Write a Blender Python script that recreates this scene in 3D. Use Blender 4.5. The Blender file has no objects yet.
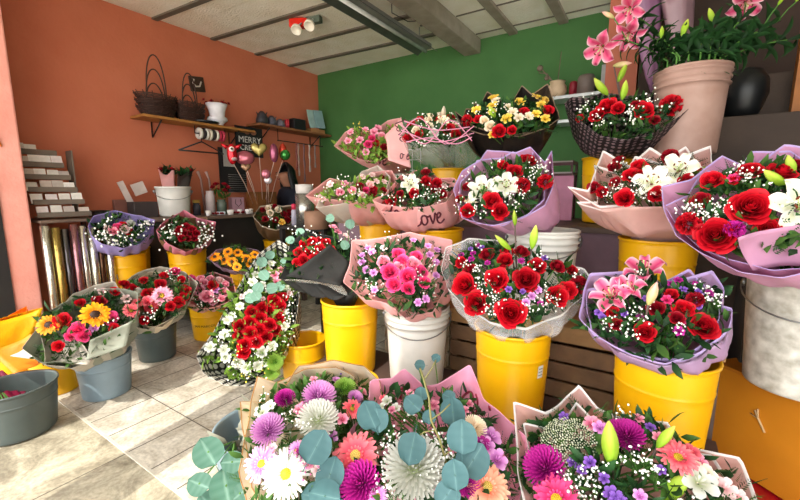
import bpy, bmesh, math, random
from mathutils import Vector as V, Matrix, noise
from mathutils.bvhtree import BVHTree
C = bpy.context.scene.collection
PI = math.pi
rnd = random.Random(7)

# ------------------------------------------------------------------ camera
FPX, YAW, PIT, EYE = 388.0, math.radians(32.8), math.radians(8.5), 1.2
F0 = V((-math.sin(YAW), math.cos(YAW), 0)); R0 = V((math.cos(YAW), math.sin(YAW), 0))
CAM = V((0, 0, EYE))
def ray(px, py):
    X = (px-400)/FPX; Y = (250-py)/FPX
    c, s = math.cos(PIT), math.sin(PIT)
    return R0*X + F0*(c+Y*s) + V((0, 0, -s+Y*c))
def PD(px, py, t): return CAM + ray(px, py)*t
def PZ(px, py, z):
    d = ray(px, py); return CAM + d*((z-EYE)/d.z)
def PX(px, py, x):
    d = ray(px, py); return CAM + d*(x/d.x)
def PY(px, py, y):
    d = ray(px, py); return CAM + d*(y/d.y)
cam = bpy.data.cameras.new('camera'); cam.sensor_width = 36; cam.lens = 36*FPX/800; cam.clip_start = .02
co = bpy.data.objects.new('camera', cam); C.objects.link(co); bpy.context.scene.camera = co
co.location = CAM; co.rotation_euler = (PI/2-PIT, 0, YAW)

# ------------------------------------------------------------------ materials
def lin(h):
    if isinstance(h, str):
        h = h.lstrip('#'); h = [int(h[i:i+2], 16)/255 for i in (0, 2, 4)]
    return tuple((c/12.92 if c <= .04045 else ((c+.055)/1.055)**2.4) for c in h[:3]) + (1,)
MC = {}
def newmat(name):
    m = bpy.data.materials.new(name); m.use_nodes = True
    nt = m.node_tree; nt.nodes.clear()
    out = nt.nodes.new('ShaderNodeOutputMaterial')
    return m, nt, out
def mat(name, col, rough=.6, metal=0, var=.12, scale=12, bump=0, col2=None, detail=4, spec=.4, coat=0, bscale=None):
    if name in MC: return MC[name]
    m, nt, out = newmat(name); N = nt.nodes.new; L = nt.links.new
    b = N('ShaderNodeBsdfPrincipled'); L(b.outputs[0], out.inputs[0])
    b.inputs['Roughness'].default_value = rough; b.inputs['Metallic'].default_value = metal
    b.inputs['Specular IOR Level'].default_value = spec; b.inputs['Coat Weight'].default_value = coat
    tc = N('ShaderNodeTexCoord'); no = N('ShaderNodeTexNoise'); L(tc.outputs['Object'], no.inputs['Vector'])
    no.inputs['Scale'].default_value = scale; no.inputs['Detail'].default_value = detail
    cr = N('ShaderNodeValToRGB'); L(no.outputs[0], cr.inputs[0])
    c = lin(col)
    if col2: a = c; d = lin(col2)
    else:
        a = tuple(x*(1-var) for x in c[:3])+(1,); d = tuple(min(1, x*(1+var)) for x in c[:3])+(1,)
    cr.color_ramp.elements[0].position = .3; cr.color_ramp.elements[1].position = .7
    cr.color_ramp.elements[0].color = a; cr.color_ramp.elements[1].color = d
    L(cr.outputs[0], b.inputs['Base Color'])
    if bump:
        n2 = N('ShaderNodeTexNoise'); n2.inputs['Scale'].default_value = bscale or scale*4; n2.inputs['Detail'].default_value = 5
        L(tc.outputs['Object'], n2.inputs['Vector'])
        bp = N('ShaderNodeBump'); bp.inputs['Strength'].default_value = bump; bp.inputs['Distance'].default_value = .01
        L(n2.outputs[0], bp.inputs['Height']); L(bp.outputs[0], b.inputs['Normal'])
    MC[name] = m; return m
def petal(name, base, tip, mid=None, rough=.55, trans=.25):
    """colour runs along the petal from its root (base) to its edge (tip)"""
    if name in MC: return MC[name]
    m, nt, out = newmat(name); N = nt.nodes.new; L = nt.links.new
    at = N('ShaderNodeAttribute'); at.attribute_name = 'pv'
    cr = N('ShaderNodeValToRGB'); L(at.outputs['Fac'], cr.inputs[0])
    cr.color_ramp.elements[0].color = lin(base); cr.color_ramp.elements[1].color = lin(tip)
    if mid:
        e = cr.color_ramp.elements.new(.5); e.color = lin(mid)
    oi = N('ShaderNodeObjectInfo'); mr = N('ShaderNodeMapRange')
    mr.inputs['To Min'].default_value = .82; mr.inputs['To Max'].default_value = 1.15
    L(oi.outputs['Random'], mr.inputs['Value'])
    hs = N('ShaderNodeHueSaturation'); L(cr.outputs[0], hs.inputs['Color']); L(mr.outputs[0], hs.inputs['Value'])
    b = N('ShaderNodeBsdfPrincipled'); b.inputs['Roughness'].default_value = rough; b.inputs['Specular IOR Level'].default_value = .3
    L(hs.outputs[0], b.inputs['Base Color'])
    tr = N('ShaderNodeBsdfTranslucent'); L(hs.outputs[0], tr.inputs['Color'])
    mx = N('ShaderNodeMixShader'); mx.inputs[0].default_value = trans
    L(b.outputs[0], mx.inputs[1]); L(tr.outputs[0], mx.inputs[2]); L(mx.outputs[0], out.inputs[0])
    MC[name] = m; return m
def paper(name, col, rough=.5, trans=.3, pattern=None, col2=None, alpha=1, bumpy=.25):
    if name in MC: return MC[name]
    m, nt, out = newmat(name); N = nt.nodes.new; L = nt.links.new
    b = N('ShaderNodeBsdfPrincipled'); b.inputs['Roughness'].default_value = rough
    tc = N('ShaderNodeTexCoord')
    colout = None
    if pattern in ('dots', 'hearts', 'lace'):
        uv = N('ShaderNodeUVMap'); mp = N('ShaderNodeMapping'); L(uv.outputs[0], mp.inputs[0])
        mp.inputs['Scale'].default_value = (28, 9, 1) if pattern == 'dots' else (52, 18, 1)
        vo = N('ShaderNodeTexVoronoi'); vo.inputs['Randomness'].default_value = .15; vo.inputs['Scale'].default_value = 1
        L(mp.outputs[0], vo.inputs['Vector'])
        cr = N('ShaderNodeValToRGB'); cr.color_ramp.interpolation = 'CONSTANT'
        cr.color_ramp.elements[0].color = lin(col2); cr.color_ramp.elements[1].color = lin(col)
        cr.color_ramp.elements[1].position = .38 if pattern != 'lace' else .3
        L(vo.outputs['Distance'], cr.inputs[0]); colout = cr.outputs[0]
    elif pattern == 'lace_old':
        vo = N('ShaderNodeTexVoronoi'); vo.feature = 'DISTANCE_TO_EDGE'; vo.inputs['Scale'].default_value = 26
        L(tc.outputs['Object'], vo.inputs['Vector'])
        cr = N('ShaderNodeValToRGB'); cr.color_ramp.interpolation = 'CONSTANT'
        cr.color_ramp.elements[0].color = lin(col2); cr.color_ramp.elements[1].color = lin(col)
        cr.color_ramp.elements[1].position = .07
        L(vo.outputs['Distance'], cr.inputs[0]); colout = cr.outputs[0]
    else:
        no = N('ShaderNodeTexNoise'); no.inputs['Scale'].default_value = 9; L(tc.outputs['Object'], no.inputs['Vector'])
        cr = N('ShaderNodeValToRGB'); c = lin(col)
        d = lin(col2) if col2 else tuple(min(1, x*1.08) for x in c[:3])+(1,)
        cr.color_ramp.elements[0].position = .35; cr.color_ramp.elements[1].position = .65
        cr.color_ramp.elements[0].color = tuple(x*.93 for x in c[:3])+(1,); cr.color_ramp.elements[1].color = d
        L(no.outputs[0], cr.inputs[0]); colout = cr.outputs[0]
    L(colout, b.inputs['Base Color'])
    n2 = N('ShaderNodeTexNoise'); n2.inputs['Scale'].default_value = 22; n2.inputs['Detail'].default_value = 2
    L(tc.outputs['Object'], n2.inputs['Vector'])
    bp = N('ShaderNodeBump'); bp.inputs['Strength'].default_value = bumpy; bp.inputs['Distance'].default_value = .02
    L(n2.outputs[0], bp.inputs['Height']); L(bp.outputs[0], b.inputs['Normal'])
    tr = N('ShaderNodeBsdfTranslucent'); L(colout, tr.inputs['Color'])
    mx = N('ShaderNodeMixShader'); mx.inputs[0].default_value = trans
    L(b.outputs[0], mx.inputs[1]); L(tr.outputs[0], mx.inputs[2])
    last = mx
    if alpha < 1:
        tp = N('ShaderNodeBsdfTransparent'); m2 = N('ShaderNodeMixShader'); m2.inputs[0].default_value = alpha
        L(tp.outputs[0], m2.inputs[1]); L(mx.outputs[0], m2.inputs[2]); last = m2
    L(last.outputs[0], out.inputs[0])
    MC[name] = m; return m
def clear(name='cellophane', a=.22, tint='#ffffff'):
    if name in MC: return MC[name]
    m, nt, out = newmat(name); N = nt.nodes.new; L = nt.links.new
    g = N('ShaderNodeBsdfPrincipled'); g.inputs['Roughness'].default_value = .12; g.inputs['Base Color'].default_value = lin(tint)
    tp = N('ShaderNodeBsdfTransparent'); mx = N('ShaderNodeMixShader')
    tc = N('ShaderNodeTexCoord'); no = N('ShaderNodeTexNoise'); no.inputs['Scale'].default_value = 14; L(tc.outputs['Object'], no.inputs['Vector'])
    bp = N('ShaderNodeBump'); bp.inputs['Strength'].default_value = .6; bp.inputs['Distance'].default_value = .03
    L(no.outputs[0], bp.inputs['Height']); L(bp.outputs[0], g.inputs['Normal'])
    mx.inputs[0].default_value = a
    L(tp.outputs[0], mx.inputs[1]); L(g.outputs[0], mx.inputs[2]); L(mx.outputs[0], out.inputs[0])
    MC[name] = m; return m

# ------------------------------------------------------------------ mesh builder
class MB:
    def __init__(s): s.v = []; s.f = []; s.m = []; s.p = []; s.uv = {}
    def add(s, vs, fs, mi=0, pv=None):
        b = len(s.v); s.v += [tuple(v) for v in vs]; s.p += (pv if pv else [0.0]*len(vs))
        for f in fs: s.f.append(tuple(i+b for i in f)); s.m.append(mi)
        return b
    def grid(s, P, mi=0, closed=False, pv=None, uv=False):
        """P[j][i] rows"""
        nj = len(P); ni = len(P[0]); vs = [q for r in P for q in r]; fs = []
        for j in range(nj-1):
            for i in range(ni if closed else ni-1):
                k = (i+1) % ni
                fs.append((j*ni+i, j*ni+k, (j+1)*ni+k, (j+1)*ni+i))
        if pv is None: pv = [j/(nj-1) for j in range(nj) for _ in range(ni)]
        b0 = len(s.f)
        s.add(vs, fs, mi, pv)
        if uv:
            q = 0
            for j in range(nj-1):
                for i in range(ni if closed else ni-1):
                    s.uv[b0+q] = [(i/ni, j/(nj-1)), ((i+1)/ni, j/(nj-1)), ((i+1)/ni, (j+1)/(nj-1)), (i/ni, (j+1)/(nj-1))]; q += 1
    def box(s, c, d, rz=0, mi=0, M=None):
        c = V(c); R = Matrix.Rotation(rz, 3, 'Z') if M is None else M; vs = []
        for x in (-1, 1):
            for y in (-1, 1):
                for z in (-1, 1): vs.append(c+R@V((x*d[0]/2, y*d[1]/2, z*d[2]/2)))
        s.add(vs, [(0,1,3,2),(4,6,7,5),(0,4,5,1),(2,3,7,6),(0,2,6,4),(1,5,7,3)], mi)
    def tube(s, pts, r, n=6, mi=0, cap=True):
        pts = [V(p) for p in pts]; rows = []
        rr = r if isinstance(r, (list, tuple)) else [r]*len(pts)
        pa = None
        for i, p in enumerate(pts):
            t = (pts[min(i+1, len(pts)-1)]-pts[max(i-1, 0)])
            t = t.normalized() if t.length > 1e-9 else V((0, 0, 1))
            if pa is None: a = t.orthogonal().normalized()
            else:
                a = pa - t*pa.dot(t); a = a.normalized() if a.length > 1e-6 else t.orthogonal().normalized()
            pa = a; b = t.cross(a)
            rows.append([p+(a*math.cos(2*PI*k/n)+b*math.sin(2*PI*k/n))*rr[i] for k in range(n)])
        b0 = len(s.v); s.grid(rows, mi, closed=True)
        if cap:
            s.f.append(tuple(range(b0+n-1, b0-1, -1))); s.m.append(mi)
            e = len(s.v)-n; s.f.append(tuple(range(e, e+n))); s.m.append(mi)
    def lathe(s, prof, n=40, mi=0, c=(0, 0, 0), M=None, capb=True):
        rows = []
        for r, z in prof:
            rows.append([V((r*math.cos(2*PI*k/n), r*math.sin(2*PI*k/n), z)) for k in range(n)])
        if M is not None: rows = [[M@q for q in r] for r in rows]
        c = V(c); rows = [[q+c for q in r] for r in rows]
        b0 = len(s.v); s.grid(rows, mi, closed=True)
        if capb:
            s.f.append(tuple(range(b0+n-1, b0-1, -1))); s.m.append(mi)
    def ball(s, c, r, mi=0, n=6, sc=(1, 1, 1), R=None, pv=None):
        c = V(c); rows = []
        nr = max(3, n//2+1)
        for j in range(nr+1):
            a = PI*j/nr
            row = []
            for k in range(n):
                q = V((math.sin(a)*math.cos(2*PI*k/n)*sc[0], math.sin(a)*math.sin(2*PI*k/n)*sc[1], -math.cos(a)*sc[2]))*r
                if R is not None: q = R@q
                row.append(c+q)
            rows.append(row)
        s.grid(rows, mi, closed=True, pv=None if pv is None else [pv]*((nr+1)*n))
    def mesh(s, name, mats, smooth=True):
        me = bpy.data.meshes.new(name); me.from_pydata(s.v, [], s.f)
        for m in mats: me.materials.append(m)
        me.polygons.foreach_set('material_index', s.m)
        if smooth: me.polygons.foreach_set('use_smooth', [True]*len(s.f))
        at = me.attributes.new('pv', 'FLOAT', 'POINT'); at.data.foreach_set('value', s.p)
        if s.uv:
            uvl = me.uv_layers.new(name='UVMap')
            for pi, cs in s.uv.items():
                p = me.polygons[pi]
                for li, c in zip(p.loop_indices, cs): uvl.data[li].uv = c
        me.update(); return me
    def build(s, name, mats, parent=None, smooth=True, loc=None, thick=0, bevel=0):
        if not isinstance(mats, (list, tuple)): mats = [mats]
        o = bpy.data.objects.new(name, s.mesh(name, mats, smooth)); C.objects.link(o)
        if parent: o.parent = parent
        if loc is not None: o.location = loc
        if thick:
            md = o.modifiers.new('Solidify', 'SOLIDIFY'); md.thickness = thick; md.offset = 0
        if bevel:
            md = o.modifiers.new('Bevel', 'BEVEL'); md.width = bevel; md.segments = 2; md.limit_method = 'ANGLE'
        return o
def tag(o, label, cat=None, group=None, kind=None):
    if label: o['label'] = label
    if cat: o['category'] = cat
    if group: o['group'] = group
    if kind: o['kind'] = kind
    return o
def empty(name, loc, label, cat, group=None, rz=0):
    o = bpy.data.objects.new(name, None); C.objects.link(o); o.location = loc; o.rotation_euler.z = rz
    o.empty_display_size = .1
    return tag(o, label, cat, group)
def struct(o): o['kind'] = 'structure'; return o
def inst(name, me, parent, loc, R=None, sc=1.0):
    o = bpy.data.objects.new(name, me); C.objects.link(o)
    if parent: o.parent = parent
    o.location = loc
    if R is not None: o.rotation_euler = R.to_euler()
    o.scale = (sc, sc, sc) if not isinstance(sc, tuple) else sc
    return o
def frame(z, roll=0):
    """3x3 rotation with local z along z"""
    z = V(z).normalized(); x = V((0, 0, 1)).cross(z)
    x = V((1, 0, 0)) if x.length < 1e-4 else x.normalized()
    y = z.cross(x); R = Matrix((x, y, z)).transposed()
    return R @ Matrix.Rotation(roll, 3, 'Z')

# ------------------------------------------------------------------ flower prototypes (radius about 1)
PROTO = {}
def rose_mb(n=30, seed=0, opn=1.0):
    r_ = random.Random(seed); m = MB()
    for i in range(n):
        o = i/(n-1); a0 = i*2.4+r_.uniform(-.2, .2)
        rb = .07+.72*o**.95*opn; h = .98-.30*o; w = 1.5-.85*o**.6
        P = []; curl = .26*o**1.8*opn
        for j in range(6):
            v = j/5; row = []
            for k in range(6):
                u = k/5*2-1
                aw = w*(1-.25*v**4)*(0.55+.45*math.sin(min(1, v*1.3)*PI/2))
                r = rb*(.3+.7*math.sin(v*PI/2*1.05))+curl*v**4*(1-.35*abs(u))-(1-o)*.05*v**3
                z = h*(v**.9)-.13*abs(u)**3*v-curl*.5*v**5 - .16*o
                r += .02*math.sin(5*u+i)*v
                a = a0+u*aw
                row.append((r*math.cos(a), r*math.sin(a), z-.35))
            P.append(row)
        m.grid(P)
    m.ball((0, 0, -.2), .3, n=8, sc=(1, 1, 1), pv=0)
    return m
def carn_mb(seed=0):
    r_ = random.Random(seed); m = MB()
    for i in range(30):
        el = math.acos(1-(i+.5)/30*1.25); a0 = i*2.4
        d = V((math.sin(el)*math.cos(a0), math.sin(el)*math.sin(a0), max(-.2, math.cos(el))))
        R = frame(d, r_.uniform(0, 6)); P = []
        for j in range(4):
            v = j/3; row = []
            for k in range(7):
                u = k/6*2-1
                q = V((u*.42*v**.6, .10*math.sin(u*7+i)*v+.05*r_.uniform(-1, 1)*v, (.35+.6*v)*(1-.1*u*u)+.06*r_.uniform(-1, 1)*v))
                row.append(R@q)
            P.append(row)
        m.grid(P)
    return m
def rays(m, n, L, w, el, z0=0, r0=.12, cup=.1, seed=0, mi=0, tipw=.5, nj=4):
    r_ = random.Random(seed)
    for i in range(n):
        a = 2*PI*i/n+r_.uniform(-.08, .08); e = el+r_.uniform(-.1, .1); l = L*r_.uniform(.92, 1.06)
        P = []
        for j in range(nj+1):
            v = j/nj; ww = w*(math.sin(min(1, .15+v*.85)*PI*.62))*(1 if v < .9 else tipw)
            rr = r0+l*v*math.cos(e); zz = z0+l*v*math.sin(e)+cup*math.sin(v*PI)-cup*.6*v*v
            row = []
            for k in (-1, 0, 1):
                row.append((rr*math.cos(a)-k*ww*math.sin(a), rr*math.sin(a)+k*ww*math.cos(a), zz+abs(k)*ww*.25))
            P.append(row)
        m.grid(P, mi)
def gerb_mb(seed=0, n=22, w=.115):
    m = MB(); rays(m, n, .86, w, .12, 0, .12, .08, seed); rays(m, n-2, .66, w*.9, .3, .03, .12, .06, seed+1); rays(m, 14, .3, .05, .6, .05, .12, 0, seed+2)
    return m
def disc_mb(r=.2):
    m = MB(); m.ball((0, 0, .04), r, n=12, sc=(1, 1, .5), pv=.2)
    r_ = random.Random(3)
    for i in range(40):
        q = math.sqrt((i+.5)/40)*r*.95; a = i*2.4
        m.ball((q*math.cos(a), q*math.sin(a), .04+r*.5*math.sqrt(max(0, 1-(q/r)**2))), .02, n=5, pv=1)
    return m
def mum_mb(seed=0, n=150, tight=1):
    m = MB(); r_ = random.Random(seed)
    for i in range(n):
        f = (i+.5)/n; el = math.acos(1-f*1.15); a = i*2.39996
        L = .30+.62*f**.5; d = V((math.sin(el)*math.cos(a), math.sin(el)*math.sin(a), math.cos(el)))
        up = V((0, 0, 1)); t = (up-d*up.dot(d)); t = t.normalized() if t.length > 1e-3 else V((1, 0, 0))
        sd = d.cross(t).normalized(); w = .055
        P = []
        for j in range(4):
            v = j/3; L2 = .25+.72*v
            c = V((d.x*L2, d.y*L2, d.z*L2*.72-.05)) + t*(.20*tight*v*v*(.5+f)) + sd*r_.uniform(-.02, .02)
            ww = w*math.sin(min(1, .3+v*.75)*PI*.75)
            P.append([c-sd*ww+t*.02, c, c+sd*ww+t*.02])
        m.grid(P)
    m.ball((0, 0, 0), .3, n=8, pv=0)
    return m
def lily_mb(seed=0):
    m = MB()
    for i in range(6):
        a = i*PI/3; wd = .22 if i % 2 else .32; P = []; pv = []
        for j in range(9):
            v = j/8; row = []
            r = .06+1.0*v**.95-.10*max(0, v-.6)**1.2*3; z = .62*math.sin(v*PI*.62)-.75*max(0, v-.62)**1.3*1.6
            ww = wd*math.sin(min(1, .1+v*.93)*PI)**.75 if v < 1 else .005
            for k in range(5):
                u = k/4*2-1
                wav = .03*math.sin(9*v+k)*abs(u)
                row.append(((r)*math.cos(a)-u*ww*math.sin(a), r*math.sin(a)+u*ww*math.cos(a), z+.09*u*u-.0+wav-.04*(1-abs(u))))
                pv.append(max(0, min(1, 1-abs(u)**1.5)) * (1 if v < .93 else .2))
            P.append(row)
        m.grid(P, pv=pv)
    return m
def stamen_mb():
    m = MB()
    for i in range(6):
        a = i*PI/3+.5; p = [(0, 0, .05), (.1*math.cos(a), .1*math.sin(a), .4), (.26*math.cos(a), .26*math.sin(a), .72)]
        m.tube(p, .012, 5, 0)
        m.ball(p[2], .085, 1, 6, (.45, 1, .4), frame((0, 0, 1), a))
    m.tube([(0, 0, 0), (0, .02, .5), (.02, .03, .85)], .02, 5, 0); m.ball((.02, .03, .87), .045, 0, 6)
    return m
def bud_mb():
    """lily bud, length 2 along z, base at 0"""
    m = MB(); P = []; n = 18
    for j in range(13):
        v = j/12; r = .34*math.sin(min(1, v*.96+.035)*PI)**.72*(1-.18*v)
        if j == 12: r = .03
        P.append([(r*(1+.13*math.cos(3*2*PI*k/n))*math.cos(2*PI*k/n), r*(1+.13*math.cos(3*2*PI*k/n))*math.sin(2*PI*k/n), 2*v) for k in range(n)])
    m.grid(P, closed=True); return m
def euc_mb():
    """round eucalyptus leaf in xy plane, tip along +y, radius 1"""
    m = MB(); P = []
    for j in range(9):
        v = j/8; row = []
        w = math.sqrt(max(0, 1-(2*v-.93)**2/1.15))*(1 if v < .99 else .1) if v > 0 else .12
        for k in range(9):
            u = k/8*2-1; u = math.copysign(abs(u)**1.3, u)
            row.append((u*w, -1+2*v+.1*v**6, .05*u*u-.07*math.sin(v*PI)+.03*math.sin(4*u+3*v)))
        P.append(row)
    pv = [.6 if k == 4 else .12*(j % 2) for j in range(9) for k in range(9)]
    m.grid(P, pv=pv); m.tube([(0, -1.5, .05), (0, -1, -.02), (0, .6, -.1)], [.03, .025, .008], 5)
    return m
def lace_mb(seed=0, n=420):
    m = MB(); r_ = random.Random(seed)
    for i in range(n):
        f = (i+.5)/n; r = math.sqrt(f); a = i*2.39996
        c = V((r*math.cos(a), r*math.sin(a), .42*math.sqrt(max(0, 1-r*r*.9))-.2+r_.uniform(-.04, .04)))
        m.ball(c, r_.uniform(.022, .042), 0, 5, pv=r_.random())
    return m
def star_mb():      # small alstroemeria like flower
    m = MB(); rays(m, 6, .9, .3, .45, -.2, .06, .12, 4, tipw=.4); rays(m, 5, .5, .06, 1.1, -.1, .02, 0, 5, mi=0)
    return m
def get(kind, matl, var=0):
    key = (kind, matl.name, var)
    if key in PROTO: return PROTO[key]
    f = dict(rose=lambda: rose_mb(seed=var), ros2=lambda: rose_mb(16, var, .72), carnation=lambda: carn_mb(var), gerbera=lambda: gerb_mb(var),
             daisy=lambda: gerb_mb(var, 30, .075), sunflower=lambda: gerb_mb(var, 18, .14), disc=lambda: disc_mb(.27), bigdisc=lambda: disc_mb(.42), mum=lambda: mum_mb(var),
             spider=lambda: mum_mb(var, 110, .3), lily=lambda: lily_mb(var), bud=bud_mb, euc=euc_mb, lace=lace_mb, star=star_mb)[kind]
    me = f().mesh(kind, [matl]); PROTO[key] = me; return me
PM = dict(
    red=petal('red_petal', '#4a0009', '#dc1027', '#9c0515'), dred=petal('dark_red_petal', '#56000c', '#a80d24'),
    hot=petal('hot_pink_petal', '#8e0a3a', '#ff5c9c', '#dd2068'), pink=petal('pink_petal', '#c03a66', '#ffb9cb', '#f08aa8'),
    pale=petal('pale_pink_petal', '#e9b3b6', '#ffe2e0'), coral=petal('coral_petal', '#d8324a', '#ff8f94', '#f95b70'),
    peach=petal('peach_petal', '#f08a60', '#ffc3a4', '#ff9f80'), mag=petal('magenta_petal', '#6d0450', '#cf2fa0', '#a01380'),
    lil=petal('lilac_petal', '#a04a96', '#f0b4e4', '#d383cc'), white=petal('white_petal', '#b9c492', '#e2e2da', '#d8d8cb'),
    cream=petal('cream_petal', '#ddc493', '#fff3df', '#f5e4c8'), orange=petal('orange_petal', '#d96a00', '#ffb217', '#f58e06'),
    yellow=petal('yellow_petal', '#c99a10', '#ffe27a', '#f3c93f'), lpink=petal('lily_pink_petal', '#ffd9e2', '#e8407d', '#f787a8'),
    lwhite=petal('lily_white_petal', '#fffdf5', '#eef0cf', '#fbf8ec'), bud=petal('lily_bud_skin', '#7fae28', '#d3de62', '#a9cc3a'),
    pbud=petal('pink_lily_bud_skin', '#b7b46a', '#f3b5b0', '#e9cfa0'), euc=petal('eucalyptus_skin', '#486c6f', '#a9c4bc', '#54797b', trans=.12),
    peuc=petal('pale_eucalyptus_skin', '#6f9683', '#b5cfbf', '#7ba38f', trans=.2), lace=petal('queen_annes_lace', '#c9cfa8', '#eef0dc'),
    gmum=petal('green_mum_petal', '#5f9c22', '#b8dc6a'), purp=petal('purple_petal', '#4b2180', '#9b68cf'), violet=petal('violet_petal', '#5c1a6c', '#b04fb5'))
DISC = {'y': petal('yellow_disc', '#9d7a10', '#f2d53a', trans=0), 'b': petal('brown_disc', '#20100a', '#4a2a12', trans=0), 'g': petal('green_disc', '#b09a40', '#ffd777', trans=0), 'c': petal('pink_disc', '#b06a50', '#ffc890', trans=0)}
G = dict(leaf=petal('leaf_green', '#26481a', '#4f7431', trans=.25), dark=petal('dark_leaf_green', '#142c16', '#2c5629', trans=.15), light=petal('light_leaf_green', '#557f2c', '#9dbf50', trans=.3),
         stem=mat('stem_green', '#4c7a30', .6), dstem=mat('dark_stem', '#5b4a44', .6), dots=mat('babys_breath_white', '#fbfaf2', .8, var=.04), pdots=mat('filler_purple', '#7b52b0', .7, var=.3, scale=60),
         pkdots=mat('filler_pink', '#e07aa8', .7, var=.3, scale=60), ydots=mat('filler_yellow', '#e8cf52', .7), rdots=mat('filler_red', '#c01838', .7))
NAMES = dict(rose='rose', ros2='rose', carnation='carnation', gerbera='gerbera', daisy='daisy', sunflower='sunflower', mum='chrysanthemum', spider='chrysanthemum', lily='lily', bud='lily_bud', euc='eucalyptus_leaf', lace='lace_flower', star='alstroemeria')
_cnt = [0]
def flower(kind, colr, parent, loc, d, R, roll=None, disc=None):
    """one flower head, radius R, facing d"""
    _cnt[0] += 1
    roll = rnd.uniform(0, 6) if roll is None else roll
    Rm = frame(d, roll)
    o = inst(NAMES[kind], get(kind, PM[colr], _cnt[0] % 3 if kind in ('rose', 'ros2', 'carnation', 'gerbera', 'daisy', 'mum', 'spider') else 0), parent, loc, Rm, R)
    if kind in ('gerbera', 'daisy', 'sunflower'):
        inst('flower_centre', get('bigdisc' if kind == 'sunflower' else 'disc', DISC[disc or ('b' if kind == 'sunflower' else 'y')]), o, (0, 0, 0))
    if kind == 'lily':
        if 'stam' not in PROTO: PROTO['stam'] = stamen_mb().mesh('stamen', [mat('filament', '#c8d890', .6), mat('anther_brown', '#6b2f14', .8)])
        inst('stamen', PROTO['stam'], o, (0, 0, 0))
    return o
SUN_E, SKY_E, EXPO = 3.4, 6.0, 0.38
# ------------------------------------------------------------------ buckets
BM = dict(yellow=mat('yellow_plastic', '#e9ae06', .34, var=.06, scale=5, spec=.5), white=mat('white_plastic', '#dcdad2', .45, col2='#c3c1b8', scale=7, detail=8, spec=.4),
          dwhite=mat('weathered_white_plastic', '#d6d4cb', .5, col2='#9b978b', scale=26, detail=10, spec=.4), grey=mat('grey_blue_plastic', '#7b8e98', .4, var=.08, spec=.5),
          dgrey=mat('dark_grey_plastic', '#47514f', .4, var=.1, spec=.5), pinkw=mat('pinkish_white_plastic', '#ab8c80', .5, col2='#937265', scale=8, detail=6),  # pinkw is darkened in place of the shade at the top right
          black=mat('black_plastic', '#15171a', .35, var=.1), beige=mat('beige_plastic', '#cdb394', .5))
LABELM = mat('sticker_paper', '#d8d8d2', .6, var=.05); INK = mat('ink_black', '#161410', .7); WIRE = mat('bail_wire', '#8b8d8c', .35, metal=.9)
SLOP = mat('old_water', '#3c4334', .15, var=.3)
BK = {}
def bucket(key, px, py, zr, dia, h, col, label, group=None, ribs=1, bail=False, sticker=None, base_r=.86, pos=None, tilt=None, n=48, cat='bucket', text=None):
    p = PZ(px, py, zr) if pos is None else V(pos)
    b = V((p.x, p.y, zr-h)); e = empty('bucket', b, label, cat, group)
    if tilt: e.rotation_euler = tilt
    R = dia/2; rb = R*base_r; t = .004; m = MB()
    rr = lambda z: rb+(R-rb)*z/h
    prof = [(.001, .0), (rb-.012, 0), (rb-.003, .002), (rb, .007), (rr(.02), .02), (rr(h*.35), h*.35), (rr(h*.66), h*.66)]
    if ribs == 1:
        prof += [(rr(h*.715), h*.715), (rr(h*.72)+.0018, h*.724), (rr(h*.74)+.0018, h*.736), (rr(h*.75), h*.745), (rr(h*.76), h*.76), (rr(h*.9), h*.9), (rr(h-.03), h-.022), (rr(h-.03), h-.014), (R+.004, h-.010), (R+.005, h-.002), (R, h), (R-t, h-.001)]
    elif ribs >= 3:
        z0 = h*.78; prof += [(rr(z0-.02), z0-.02), (rr(z0), z0)]
        for k in range(3):
            z = z0+k*h*.07; prof += [(rr(z)+.0005, z), (rr(z)+.008, z+.003), (rr(z)+.0085, z+.009), (rr(z)+.0005, z+.013)]
        prof += [(rr(h)-.002, h-.014), (R+.006, h-.011), (R+.006, h-.002), (R+.002, h), (R-t, h-.001)]
    else:
        prof += [(rr(h-.02), h-.02), (R+.001, h-.018), (R+.007, h-.014), (R+.007, h-.003), (R+.003, h), (R-t, h-.001)]
    prof += [(rr(h-.02)-t, h-.012), (rr(h*.5)-t, h*.5), (rb-t, .008), (.001, .008)]
    m.lathe(prof, n, capb=False)
    m.build('pail', BM[col], e)
    if bail:
        w = MB(); pts = []
        a0 = math.atan2(-b.y, -b.x)
        for k in range(17):
            a = PI*k/16; pts.append(((R+.012)*math.cos(a), (R+.012)*math.sin(a)*.98, h-.045-.075*math.sin(a)))
        Rm = Matrix.Rotation(a0-PI/2, 3, 'Z'); w.tube([Rm@V(q) for q in pts], .0028, 5)
        for s in (1, -1): w.ball(Rm@V((s*(R+.006), 0, h-.045)), .016, 0, 8, (.5, 1, 1))
        w.build('handle', WIRE, e)
    if sticker is not None:
        s = MB(); a1 = math.atan2(-b.y, -b.x)+sticker[0]; z1 = sticker[1]*h; P = []
        for j in range(4):
            row = []
            for k in range(6):
                a = a1+(k/5-.5)*sticker[2]/R; z = z1+(j/3-.5)*sticker[3]; q = rr(z)+.0015
                row.append((q*math.cos(a), q*math.sin(a), z))
            P.append(row)
        s.grid(P); s.build('sticker', LABELM, e)
        k2 = MB()
        for j in range(3):
            z = z1+(j-1)*sticker[3]*.26; pts = []
            for k in range(6):
                a = a1+(k/5-.5)*sticker[2]*.7/R; q = rr(z)+.0022; pts.append((q*math.cos(a), q*math.sin(a), z))
            k2.tube(pts, .0009, 4)
        k2.build('print', INK, e)
    if text:
        wrap_text(e, text, rr, a0=math.atan2(-b.y, -b.x)+text[1])
    BK[key] = dict(p=V((p.x, p.y, zr)), R=R, h=h, base=b, e=e)
    return BK[key]
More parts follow.
